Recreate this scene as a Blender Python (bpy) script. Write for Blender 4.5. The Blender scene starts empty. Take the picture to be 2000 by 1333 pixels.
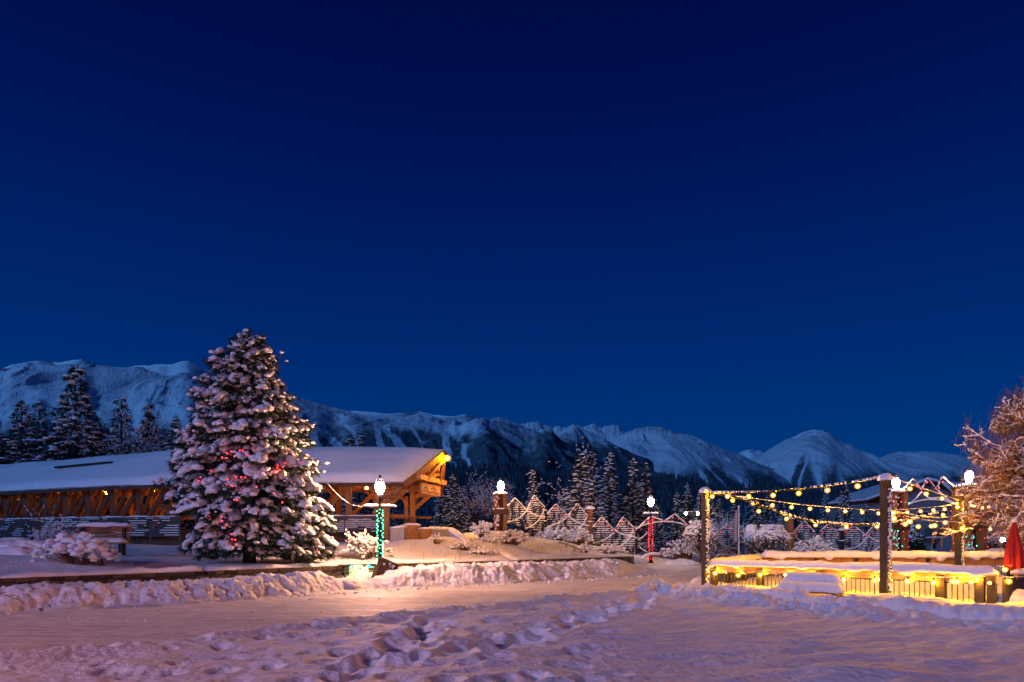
import bpy, bmesh, math, random
import numpy as np
from mathutils import Vector, Matrix
R = math.radians
rnd = random.Random(7)
nr = np.random.RandomState(11)
C = bpy.context.scene.collection
sc = bpy.context.scene

# ------------------------------------------------------------------ camera, sky, light, exposure
EYE = 1.7; F = 1333.0; HZ = 1050.0
cam_d = bpy.data.cameras.new("camera"); cam = bpy.data.objects.new("camera", cam_d); C.objects.link(cam)
cam.location = (0, 0, EYE); cam.rotation_euler = (R(90), 0, 0)
cam_d.sensor_width = 36; cam_d.lens = 36 * F / 2000
cam_d.shift_y = (HZ - 666.5) / 2000
cam_d.clip_start = 0.1; cam_d.clip_end = 40000
sc.camera = cam
w = bpy.data.worlds.new("World"); sc.world = w; w.use_nodes = True
nt = w.node_tree; nt.nodes.clear()
out = nt.nodes.new("ShaderNodeOutputWorld"); bg = nt.nodes.new("ShaderNodeBackground")
tc = nt.nodes.new("ShaderNodeTexCoord"); sp = nt.nodes.new("ShaderNodeSeparateXYZ"); rp = nt.nodes.new("ShaderNodeValToRGB")
nt.links.new(tc.outputs["Generated"], sp.inputs[0]); nt.links.new(sp.outputs["Z"], rp.inputs[0])
nt.links.new(rp.outputs[0], bg.inputs[0]); nt.links.new(bg.outputs[0], out.inputs[0])
bg.inputs[1].default_value = 1.0
def srgb(r, g, b):
    f = lambda c: (c / 255 / 12.92) if c / 255 <= 0.04045 else ((c / 255 + 0.055) / 1.055) ** 2.4
    return (f(r), f(g), f(b), 1)
els = [(0.0, (0, 58, 124)), (0.10, (0, 56, 122)), (0.2, (0, 47, 116)), (0.32, (0, 36, 106)), (0.45, (0, 23, 90)), (0.56, (1, 14, 76)), (0.66, (1, 8, 60)), (1.0, (1, 4, 40))]
cr = rp.color_ramp
cr.elements[0].position = 0; cr.elements[0].color = srgb(*els[0][1])
cr.elements[1].position = 1; cr.elements[1].color = srgb(*els[-1][1])
for p, c in els[1:-1]:
    e = cr.elements.new(p); e.color = srgb(*c)
# last twilight / moonlight, low and cold, from behind the camera on the left
sun_d = bpy.data.lights.new("moonlight", 'SUN'); sun_d.energy = 1.3; sun_d.angle = R(12); sun_d.color = (0.14, 0.40, 1.0)
sun = bpy.data.objects.new("moonlight", sun_d); C.objects.link(sun)
sun.rotation_euler = (R(73), 0, R(-45))
sc.view_settings.view_transform = 'Standard'; sc.view_settings.look = 'None'
sc.view_settings.exposure = 0.0; sc.view_settings.gamma = 1.0
sc.cycles.use_denoising = True
sc.cycles.sample_clamp_indirect = 4.0
sc.cycles.max_bounces = 5; sc.cycles.diffuse_bounces = 3; sc.cycles.glossy_bounces = 2
sc.cycles.transparent_max_bounces = 6; sc.cycles.caustics_reflective = False; sc.cycles.caustics_refractive = False

# ------------------------------------------------------------------ helpers
def P(px, py, Y): return Vector(((px - 1000) / F * Y, Y, EYE - (py - HZ) / F * Y))
def XY(px, Y): return ((px - 1000) / F * Y, Y)
def ray_line(px, a, b):
    """depth at which the plan line a-b is met by the viewing direction px"""
    k = (px - 1000) / F; ax, ay = a; bx, by = b
    t = (k * ay - ax) / ((bx - ax) - k * (by - ay))
    return ay + t * (by - ay)
def S(t): t = np.clip(t, 0, 1); return t * t * (3 - 2 * t)
def hsh(ix, iy, s):
    h = (ix.astype(np.int64) * 374761393 + iy.astype(np.int64) * 668265263 + s * 1274126177) & 0xffffffff
    h = ((h ^ (h >> 13)) * 1274126177) & 0xffffffff
    return ((h ^ (h >> 16)) & 0xffffff) / float(0xffffff)
def vn(x, y, s=0):
    x = np.asarray(x, float); y = np.asarray(y, float)
    ix = np.floor(x); iy = np.floor(y); fx = x - ix; fy = y - iy
    fx = fx * fx * fx * (fx * (fx * 6 - 15) + 10); fy = fy * fy * fy * (fy * (fy * 6 - 15) + 10)
    a = hsh(ix, iy, s); b = hsh(ix + 1, iy, s); c = hsh(ix, iy + 1, s); d = hsh(ix + 1, iy + 1, s)
    return (a * (1 - fx) + b * fx) * (1 - fy) + (c * (1 - fx) + d * fx) * fy
def fbm(x, y, o=4, s=0, g=0.5):
    r = 0; a = 1; t = 0
    for i in range(o):
        r = r + a * (vn(x * 2 ** i + 17.3 * i, y * 2 ** i - 9.1 * i, s + i) - 0.5) * 2; t += a; a *= g
    return r / t
def ridged(x, y, o=4, s=0, g=0.5):
    r = 0; a = 1; t = 0
    for i in range(o):
        r = r + a * (1 - np.abs(2 * vn(x * 2 ** i + 31.7 * i, y * 2 ** i, s + i) - 1)); t += a; a *= g
    return r / t
def worley(x, y, s=0):
    ix = np.floor(x); iy = np.floor(y); best = np.full(np.shape(x), 9.0)
    for dx in (-1, 0, 1):
        for dy in (-1, 0, 1):
            jx = ix + dx; jy = iy + dy
            d = np.hypot(jx + hsh(jx, jy, s) - x, jy + hsh(jx, jy, s + 5) - y); best = np.minimum(best, d)
    return best

def tag(o, label=None, cat=None, group=None, kind=None):
    if label: o['label'] = label
    if cat: o['category'] = cat
    if group: o['group'] = group
    if kind: o['kind'] = kind
    return o
def thing(name, loc, label, cat, group=None, rz=0):
    o = bpy.data.objects.new(name, None); C.objects.link(o); o.location = loc; o.rotation_euler = (0, 0, rz)
    o.empty_display_size = 0.2
    return tag(o, label, cat, group)
def link_mesh(name, V, Fs, mat, parent=None, smooth=False, local=True):
    me = bpy.data.meshes.new(name)
    me.from_pydata(V.tolist() if hasattr(V, 'tolist') else V, [], Fs.tolist() if hasattr(Fs, 'tolist') else Fs)
    if smooth: me.polygons.foreach_set("use_smooth", [True] * len(me.polygons))
    me.update()
    me.materials.append(mat)
    o = bpy.data.objects.new(name, me); C.objects.link(o)
    if parent is not None:
        o.parent = parent
    return o
ICO = {}
def ico(sub):
    if sub not in ICO:
        bm = bmesh.new(); bmesh.ops.create_icosphere(bm, subdivisions=sub, radius=1)
        ICO[sub] = (np.array([v.co[:] for v in bm.verts]), [tuple(v.index for v in f.verts) for f in bm.faces]); bm.free()
    return ICO[sub]
BL = {}
def blob_template(k, sub=2, rough=0.25, flat=0.45):
    key = (k, sub, rough, flat)
    if key not in BL:
        V, Fc = ico(sub); V = V.copy()
        n = fbm(V[:, 0] * 1.4 + k * 3.7 + V[:, 2], V[:, 1] * 1.4 - k * 1.9 + V[:, 2] * .7, 3, k)
        V = V * (1 + rough * n)[:, None] * 1.0
        lo = V[:, 2] < 0; V[lo, 2] *= flat
        BL[key] = (V, Fc)
    return BL[key]
class MB:
    """collects geometry for ONE mesh; world coordinates minus an origin"""
    def __init__(s, origin=(0, 0, 0)):
        s.V = []; s.F = []; s.n = 0; s.o = np.array(origin, float)
    def add(s, V, Fc):
        V = np.asarray(V, float); s.V.append(V - s.o); k = s.n
        s.F += [tuple(i + k for i in f) for f in Fc]; s.n += len(V)
    def box(s, c, size, rz=0, ax=None):
        hx, hy, hz = size[0] / 2, size[1] / 2, size[2] / 2
        q = np.array([(x, y, z) for z in (-hz, hz) for y in (-hy, hy) for x in (-hx, hx)])
        M = Matrix.Rotation(rz, 3, 'Z') if ax is None else ax
        q = q @ np.array(M).T + np.array(c)
        s.add(q, [(0, 2, 3, 1), (4, 5, 7, 6), (0, 1, 5, 4), (2, 6, 7, 3), (0, 4, 6, 2), (1, 3, 7, 5)])
    def beam(s, a, b, wd, hg, up=(0, 0, 1)):
        a = Vector(a); b = Vector(b); d = b - a; L = d.length
        if L < 1e-6: return
        d.normalize(); upv = Vector(up)
        if abs(d.dot(upv)) > .98: upv = Vector((0, 1, 0)) if abs(d.y) < .9 else Vector((1, 0, 0))
        sd = d.cross(upv).normalized(); u = sd.cross(d).normalized()
        M = Matrix((d, sd, u)).transposed()
        s.box((a + b) / 2, (L, wd, hg), ax=M)
    def tube(s, pts, r, n=6, cap=True, flat=1.0):
        pts = [Vector(p) for p in pts]
        if not hasattr(r, '__len__'): r = [r] * len(pts)
        V = []; m = len(pts)
        for i, p in enumerate(pts):
            t = (pts[min(i + 1, m - 1)] - pts[max(i - 1, 0)])
            t = t.normalized() if t.length > 1e-9 else Vector((0, 0, 1))
            up = Vector((0, 0, 1)) if abs(t.z) < .95 else Vector((1, 0, 0))
            a = t.cross(up).normalized(); b = a.cross(t).normalized()
            for k in range(n):
                th = 2 * math.pi * k / n
                V.append(p + a * math.cos(th) * r[i] + b * math.sin(th) * r[i] * flat)
        Fc = [(i * n + k, i * n + (k + 1) % n, (i + 1) * n + (k + 1) % n, (i + 1) * n + k) for i in range(m - 1) for k in range(n)]
        if cap: Fc += [tuple(range(n - 1, -1, -1)), tuple(range((m - 1) * n, m * n))]
        s.add([v[:] for v in V], Fc)
    def lathe(s, c, prof, n=14):
        c = np.array(c, float); V = []
        for (r, z) in prof:
            for k in range(n):
                th = 2 * math.pi * k / n; V.append((c[0] + r * math.cos(th), c[1] + r * math.sin(th), c[2] + z))
        m = len(prof)
        Fc = [(i * n + k, i * n + (k + 1) % n, (i + 1) * n + (k + 1) % n, (i + 1) * n + k) for i in range(m - 1) for k in range(n)]
        Fc += [tuple(range(n - 1, -1, -1)), tuple(range((m - 1) * n, m * n))]
        s.add(V, Fc)
    def blob(s, c, r, k=0, sub=2, rough=.25, flat=.45, rz=None, shear=0):
        V, Fc = blob_template(k % 8, sub, rough, flat)
        r = np.array(r if hasattr(r, '__len__') else (r, r, r), float)
        V = V * r
        if shear: V = V - np.outer(V[:, 0] * shear, (0, 0, 1))
        if rz is None: rz = rnd.random() * 6.28
        cs, sn = math.cos(rz), math.sin(rz)
        V = np.stack([V[:, 0] * cs - V[:, 1] * sn, V[:, 0] * sn + V[:, 1] * cs, V[:, 2]], 1)
        s.add(V + np.array(c), Fc)
    def quads(s, A):
        """A: (n,4,3) array of quads"""
        A = np.asarray(A, float); n = len(A)
        s.add(A.reshape(-1, 3), [(4 * i, 4 * i + 1, 4 * i + 2, 4 * i + 3) for i in range(n)])
    def tris(s, A):
        A = np.asarray(A, float); n = len(A)
        s.add(A.reshape(-1, 3), [(3 * i, 3 * i + 1, 3 * i + 2) for i in range(n)])
    def build(s, name, mat, parent=None, smooth=False):
        if s.n == 0: return None
        return link_mesh(name, np.concatenate(s.V), s.F, mat, parent, smooth)
def snow_strip(mb, a, b, wd, h, step=.12, k=0, rag=.35, droop=.25):
    """rounded, uneven snow lying along an edge from a to b"""
    a = Vector(a); b = Vector(b); L = (b - a).length; n = max(2, int(L / step)); d = (b - a) / n
    sd = Vector((-d.y, d.x, 0))
    if sd.length < 1e-6: sd = Vector((1, 0, 0))
    sd.normalize(); pr = 9; V = []
    for i in range(n + 1):
        p = a + d * i; u = i * step
        e = min(1, .35 + min(i, n - i) * .35)
        nh = 1 + rag * float(fbm(u * 1.7 + k * 7.1, k * 3.3, 3, k)); nw = 1 + rag * .6 * float(fbm(u * 2.9 + k, 5.5 + k, 3, k + 3))
        dr = droop * max(0, float(fbm(u * 4.1, 9.7 + k, 2, k + 9))) * h
        for j in range(pr):
            th = math.pi * j / (pr - 1)
            c_, s_ = math.cos(th), math.sin(th)
            z = h * nh * e * (s_ ** .7)
            if j in (0, pr - 1): z = -dr
            V.append(p + sd * (wd / 2 * nw * c_ * (.6 + .4 * e)) + Vector((0, 0, z)))
    Fc = [(i * pr + j, (i + 1) * pr + j, (i + 1) * pr + j + 1, i * pr + j + 1) for i in range(n) for j in range(pr - 1)]
    Fc += [(i * pr + pr - 1, (i + 1) * pr + pr - 1, (i + 1) * pr, i * pr) for i in range(n)]
    Fc += [tuple(range(pr)), tuple(range((n + 1) * pr - 1, n * pr - 1, -1))]
    mb.add([v[:] for v in V], Fc)
def copy_tree(o, parent=None):
    c = o.copy(); C.objects.link(c)
    if parent is not None: c.parent = parent
    for ch in list(KIDS.get(o.name, [])) or [k for k in o.children]:
        copy_tree(ch, c)
    return c
KIDS = {}

# ------------------------------------------------------------------ materials
def mat(name, col, rough=.7, bump=0, bscale=20, metal=0, col2=None, cscale=6, emit=None, estr=0, spec=.3, stretch=None, detail=4, crange=(.35, .65)):
    m = bpy.data.materials.new(name); m.use_nodes = True; n = m.node_tree.nodes; l = m.node_tree.links
    b = n["Principled BSDF"]; b.inputs["Base Color"].default_value = (*col, 1); b.inputs["Roughness"].default_value = rough
    b.inputs["Metallic"].default_value = metal; b.inputs["Specular IOR Level"].default_value = spec
    if emit: b.inputs["Emission Color"].default_value = (*emit, 1); b.inputs["Emission Strength"].default_value = estr
    if bump or col2:
        t = n.new("ShaderNodeTexCoord"); mp = n.new("ShaderNodeMapping"); l.new(t.outputs["Object"], mp.inputs[0])
        if stretch: mp.inputs["Scale"].default_value = stretch
    if bump:
        ns = n.new("ShaderNodeTexNoise"); ns.inputs["Scale"].default_value = bscale; ns.inputs["Detail"].default_value = detail
        l.new(mp.outputs[0], ns.inputs[0]); bp = n.new("ShaderNodeBump"); bp.inputs["Strength"].default_value = 1; bp.inputs["Distance"].default_value = bump
        l.new(ns.outputs[0], bp.inputs["Height"]); l.new(bp.outputs[0], b.inputs["Normal"])
    if col2:
        n2 = n.new("ShaderNodeTexNoise"); n2.inputs["Scale"].default_value = cscale; n2.inputs["Detail"].default_value = 5
        l.new(mp.outputs[0], n2.inputs[0]); r = n.new("ShaderNodeValToRGB"); r.color_ramp.elements[0].color = (*col, 1); r.color_ramp.elements[1].color = (*col2, 1)
        r.color_ramp.elements[0].position = crange[0]; r.color_ramp.elements[1].position = crange[1]
        l.new(n2.outputs[0], r.inputs[0]); l.new(r.outputs[0], b.inputs["Base Color"])
    return m
M = {}
M['snow'] = mat('snow', (.80, .81, .84), .65, .02, 14, spec=.25)
M['snow_fine'] = mat('fresh_snow', (.80, .81, .84), .7, .008, 30, spec=.2)
M['ground'] = mat('field_snow', (.78, .78, .82), .7, .05, 9, spec=.3, detail=7)
M['bank'] = mat('ploughed_snow', (.66, .66, .69), .65, .06, 7, spec=.25, col2=(.80, .80, .83), cscale=2.5, detail=7)
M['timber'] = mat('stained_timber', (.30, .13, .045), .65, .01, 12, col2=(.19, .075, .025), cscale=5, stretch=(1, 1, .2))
M['timber_shade'] = mat('shaded_timber', (.13, .06, .025), .7, .01, 12, col2=(.08, .035, .015), cscale=5)  # darker copy of the timber: shade on the outer truss put into its colour
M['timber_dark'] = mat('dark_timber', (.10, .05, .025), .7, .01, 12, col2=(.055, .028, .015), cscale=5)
M['cedar'] = mat('cedar_boards', (.42, .21, .075), .6, .008, 14, col2=(.30, .14, .045), cscale=6)
M['metal'] = mat('black_metal', (.02, .02, .022), .45, metal=.4)
M['post'] = mat('dark_post', (.018, .015, .013), .6, .006, 20, col2=(.035, .026, .02), cscale=8)
M['galv'] = mat('galvanised', (.35, .36, .38), .45, metal=.6)
M['slat'] = mat('weathered_slats', (.045, .045, .05), .6, .004, 20)
M['bark'] = mat('bark', (.09, .055, .035), .85, .02, 18, col2=(.05, .03, .02), cscale=9)
M['twig'] = mat('bare_twigs', (.16, .085, .045), .8)
M['needle'] = mat('spruce_needles', (.012, .03, .016), .7, col2=(.03, .055, .028), cscale=3)
M['needle_far'] = mat('fir_needles', (.012, .024, .018), .8, col2=(.02, .035, .026), cscale=1.5)
M['shrubleaf'] = mat('dry_leaves', (.10, .06, .03), .8, col2=(.16, .10, .05), cscale=5)
M['redcloth'] = mat('red_canvas', (.26, .010, .014), .8, .01, 25, col2=(.18, .007, .01), cscale=4)
M['cable'] = mat('cable', (.015, .015, .015), .6)
M['concrete'] = mat('concrete', (.36, .34, .32), .8, .01, 20, col2=(.28, .27, .26), cscale=5)
M['siding'] = mat('siding', (.22, .23, .24), .8, .004, 9, col2=(.18, .19, .20), cscale=2)
M['glass'] = mat('window_glass', (.02, .025, .035), .08, spec=.6)
M['white'] = mat('white_trim', (.6, .6, .6), .6)
M['car'] = mat('car_paint', (.025, .03, .035), .3, spec=.5)
M['rope'] = mat('snow_crust', (.78, .76, .74), .7, .01, 25)
def glow(name, col, st):
    """see-through emitting shell that imitates the glow round a bulb"""
    m = bpy.data.materials.new(name); m.use_nodes = True; n = m.node_tree.nodes; l = m.node_tree.links; n.clear()
    o = n.new("ShaderNodeOutputMaterial"); mx = n.new("ShaderNodeMixShader"); t = n.new("ShaderNodeBsdfTransparent"); e = n.new("ShaderNodeEmission"); e.inputs[0].default_value = (*col, 1); e.inputs[1].default_value = st
    lw = n.new("ShaderNodeLayerWeight"); lw.inputs[0].default_value = .35; mr = n.new("ShaderNodeMapRange"); mr.inputs[3].default_value = .4; mr.inputs[4].default_value = .0
    l.new(lw.outputs["Facing"], mr.inputs[0]); l.new(mr.outputs[0], mx.inputs[0]); l.new(t.outputs[0], mx.inputs[1]); l.new(e.outputs[0], mx.inputs[2]); l.new(mx.outputs[0], o.inputs[0])
    m.cycles.emission_sampling = 'NONE'; return m
def emi(name, col, st):
    m = mat(name, (.8, .8, .8), .4, emit=col, estr=st); return m
M['bulb'] = emi('warm_filament', (1, .40, .012), 4600)
M['halo_shell'] = glow('amber_halo', (1, .44, .035), 3.2)  # painted halo: the shell emits amber to widen the bulb's glow
M['lampw'] = emi('lamp_globe_warm', (1, .47, .28), 1900)
M['lampy'] = emi('lamp_globe_cream', (1, .60, .32), 240)
M['flood'] = emi('floodlight', (1, .36, .0002), 9000)
M['inner'] = emi('bridge_lamp', (1, .28, .015), 520)
M['innery'] = emi('bridge_lamp_pale', (1, .44, .07), 330)
M['green'] = emi('green_led', (.0, .62, .26), 10)
M['green_fill'] = emi('green_fill_led', (0, .65, .2), 60)  # stronger green for the bulbs added to light the hollow
M['red'] = emi('red_led', (1, .003, .008), 4)
M['coolw'] = emi('small_lamp', (.75, 1, .85), 40)
M['winlit'] = emi('lit_window', (1, .45, .1), 1.2)
M['assumed_sodium'] = emi('assumed_sodium_lamp', (1, .32, .045), 420)  # orange light of the lamp assumed out of view on the right
M['assumed_offlamp'] = emi('assumed_street_lamp_pink', (1, .31, .20), 2100)  # pink light of the lamps assumed behind the camera

# stone: dark stacked blocks
def stone_mat():
    m = mat('stacked_stone', (.07, .05, .035), .85, .02, 25)
    n = m.node_tree.nodes; l = m.node_tree.links; b = n["Principled BSDF"]
    g = n.new("ShaderNodeNewGeometry"); v = n.new("ShaderNodeTexVoronoi"); v.inputs["Scale"].default_value = 2.2
    l.new(g.outputs["Random Per Island"], v.inputs["Scale"]) if False else None
    r = n.new("ShaderNodeValToRGB"); r.color_ramp.elements[0].color = (.035, .028, .02, 1); r.color_ramp.elements[1].color = (.14, .11, .07, 1)
    l.new(g.outputs["Random Per Island"], r.inputs[0]); l.new(r.outputs[0], b.inputs["Base Color"]); return m
M['stone'] = stone_mat()
# packed snow of the road with tyre streaks along it
def road_mat():
    m = mat('packed_snow', (.58, .52, .50), .5); n = m.node_tree.nodes; l = m.node_tree.links; b = n["Principled BSDF"]
    t = n.new("ShaderNodeTexCoord"); mp = n.new("ShaderNodeMapping"); l.new(t.outputs["Object"], mp.inputs[0])
    mp.inputs["Rotation"].default_value = (0, 0, R(-46)); mp.inputs["Scale"].default_value = (.12, 3.2, 1)
    a = n.new("ShaderNodeTexNoise"); a.inputs["Scale"].default_value = 1.6; a.inputs["Detail"].default_value = 6; a.inputs["Roughness"].default_value = .65
    l.new(mp.outputs[0], a.inputs[0])
    c = n.new("ShaderNodeTexNoise"); c.inputs["Scale"].default_value = 2.2; c.inputs["Detail"].default_value = 8; l.new(t.outputs["Object"], c.inputs[0])
    r = n.new("ShaderNodeValToRGB"); r.color_ramp.elements[0].position = .38; r.color_ramp.elements[1].position = .6
    r.color_ramp.elements[0].color = (.55, .49, .47, 1); r.color_ramp.elements[1].color = (.80, .77, .77, 1); l.new(a.outputs[0], r.inputs[0])
    mx = n.new("ShaderNodeMix"); mx.data_type = 'RGBA'; mx.blend_type = 'MULTIPLY'; mx.inputs[0].default_value = .5
    r2 = n.new("ShaderNodeValToRGB"); r2.color_ramp.elements[0].position = .4; r2.color_ramp.elements[1].position = .58; r2.color_ramp.elements[0].color = (.72, .69, .67, 1)
    l.new(c.outputs[0], r2.inputs[0]); l.new(r.outputs[0], mx.inputs[6]); l.new(r2.outputs[0], mx.inputs[7]); l.new(mx.outputs[2], b.inputs["Base Color"])
    rr = n.new("ShaderNodeMapRange"); rr.inputs[1].default_value = .4; rr.inputs[2].default_value = .65; rr.inputs[3].default_value = .75; rr.inputs[4].default_value = .5
    l.new(a.outputs[0], rr.inputs[0]); l.new(rr.outputs[0], b.inputs["Roughness"])
    ad = n.new("ShaderNodeMath"); ad.operation = 'ADD'; l.new(a.outputs[0], ad.inputs[0]); l.new(c.outputs[0], ad.inputs[1])
    bp = n.new("ShaderNodeBump"); bp.inputs["Distance"].default_value = .05; l.new(ad.outputs[0], bp.inputs["Height"]); l.new(bp.outputs[0], b.inputs["Normal"])
    return m
M['road'] = road_mat()
def mountain_mat():
    m = mat('mountain', (.8, .8, .8), .9); n = m.node_tree.nodes; l = m.node_tree.links; b = n["Principled BSDF"]
    at = n.new("ShaderNodeAttribute"); at.attribute_name = "forest"
    t = n.new("ShaderNodeTexCoord"); ns = n.new("ShaderNodeTexNoise"); ns.inputs["Scale"].default_value = .035; ns.inputs["Detail"].default_value = 9; ns.inputs["Roughness"].default_value = .75
    l.new(t.outputs["Object"], ns.inputs[0])
    ad = n.new("ShaderNodeMath"); ad.operation = 'MULTIPLY_ADD'; ad.inputs[1].default_value = 1.4; l.new(ns.outputs[0], ad.inputs[0])
    l.new(at.outputs["Fac"], ad.inputs[2])
    r = n.new("ShaderNodeValToRGB"); r.color_ramp.elements[0].position = .9; r.color_ramp.elements[1].position = 1.35
    r.color_ramp.elements[0].color = (.80, .82, .86, 1); r.color_ramp.elements[1].color = (.09, .12, .145, 1)
    sb = n.new("ShaderNodeMath"); sb.operation = 'MULTIPLY'; sb.inputs[1].default_value = 1.0
    l.new(ad.outputs[0], sb.inputs[0]); mr = n.new("ShaderNodeMapRange"); mr.inputs[1].default_value = .95; mr.inputs[2].default_value = 1.5
    l.new(sb.outputs[0], mr.inputs[0]); r.color_ramp.elements[0].position = 0; r.color_ramp.elements[1].position = 1
    l.new(mr.outputs[0], r.inputs[0]); l.new(r.outputs[0], b.inputs["Base Color"])
    bp = n.new("ShaderNodeBump"); bp.inputs["Distance"].default_value = 9; bp.inputs["Strength"].default_value = .8
    l.new(ns.outputs[0], bp.inputs["Height"]); l.new(bp.outputs[0], b.inputs["Normal"]); b.inputs["Specular IOR Level"].default_value = 0
    return m
M['mountain'] = mountain_mat()

# ------------------------------------------------------------------ ground
def seg_sd(pl, x, y):
    best = np.full(x.shape, 1e9); sg = np.ones(x.shape)
    for (ax, ay), (bx, by) in zip(pl[:-1], pl[1:]):
        dx, dy = bx - ax, by - ay; t = np.clip(((x - ax) * dx + (y - ay) * dy) / (dx * dx + dy * dy), 0, 1)
        d = np.hypot(x - ax - t * dx, y - ay - t * dy); cr_ = dx * (y - ay) - dy * (x - ax)
        m = d < best - 1e-9; best = np.where(m, d, best); sg = np.where(m, np.sign(cr_), sg)
    return best * sg          # positive on the left of the line's direction
WALL = [(-60, -12), (-40, 1), (-22, 12.5), (-13.9, 18.5), (-9.9, 22), (-6.2, 26.2), (-4.85, 27.5), (0, 31), (6.8, 38), (9, 41), (14, 50), (30, 70), (200, 200)]
FAR = [(-60, -18), (-30, 3), (-11.3, 15.1), (-7.8, 17.6), (-4.4, 22.4), (0, 24.8), (7, 31), (9.5, 36), (12, 42), (18, 52), (40, 75), (220, 200)]
NEAR = [(-40, -16), (-14, 3), (-6.5, 8.7), (-3.1, 12.9), (0, 16.2), (3.4, 19.2), (4.8, 20.3), (5.5, 22.4), (7.0, 27), (9.5, 33), (20, 45), (45, 70), (230, 200)]
PATH = [(4.2, 19.9), (7.0, 14.9), (8.6, 11.9), (12.5, 5), (16, -8)]
CTRL = [(0, 19, .62), (0, 24, 1.15), (-200, 30, 1.2), (100, 27, 1.32), (230, 26.6, 1.0), (400, 23, .62), (485, 25.5, .76), (300, 32, 1.2), (100, 40, 1.3), (600, 28, .82), (690, 27, .62), (700, 34, 1.35),
        (830, 36, 1.6), (765, 28, .65), (900, 31, .78), (900, 38, 1.75), (1000, 32, .68), (978, 41, 2.15), (960, 36, 1.4), (1050, 40, 1.5), (1050, 46, 1.5), (1150, 46, 1.15), (1100, 36, .8), (1230, 38, .55),
        (1240, 44, .5), (1300, 42, .15), (1345, 46, .22), (1500, 46, .15), (1700, 40, .2), (1790, 56, -.75), (1760, 62, -.75), (1830, 52, -.5), (1400, 60, .15), (0, 60, 1.2), (1000, 60, .8), (2000, 60, .4), (0, 100, 0), (1000, 120, 0), (2000, 100, 0), (1300, 36, .05)]
CX = [((p - 1000) / F * Y, Y, z) for p, Y, z in CTRL]
FOOT = []
for t in np.linspace(0, 1, 26):   # trodden trail heading away from the camera
    FOOT.append((-1.75 + .35 * t + rnd.uniform(-.28, .28), 7.6 + 5.2 * t + rnd.uniform(-.15, .15), rnd.uniform(.16, .24), rnd.uniform(.10, .17)))
for t in np.linspace(0, 1, 34):   # second trail, diagonal
    FOOT.append((-.3 + 4.4 * t + rnd.uniform(-.3, .3), 9.4 + 9.0 * t + rnd.uniform(-.25, .25), rnd.uniform(.16, .27), rnd.uniform(.09, .16)))
for i in range(12):
    FOOT.append((rnd.uniform(-1.3, .8), rnd.uniform(8.6, 10.8), rnd.uniform(.16, .26), rnd.uniform(.06, .10)))
for i in range(260):
    yy = rnd.uniform(6.5, 18); FOOT.append((rnd.uniform(-.62 * yy, .16 * yy), yy, rnd.uniform(.09, .17), rnd.uniform(.02, .07)))
def plateau(x, y):
    num = 0; den = 0
    for cx, cy, cz in CX:
        w_ = 1 / ((x - cx) ** 2 + (y - cy) ** 2 + 2.0) ** 2; num = num + w_ * cz; den = den + w_
    return num / den
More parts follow.
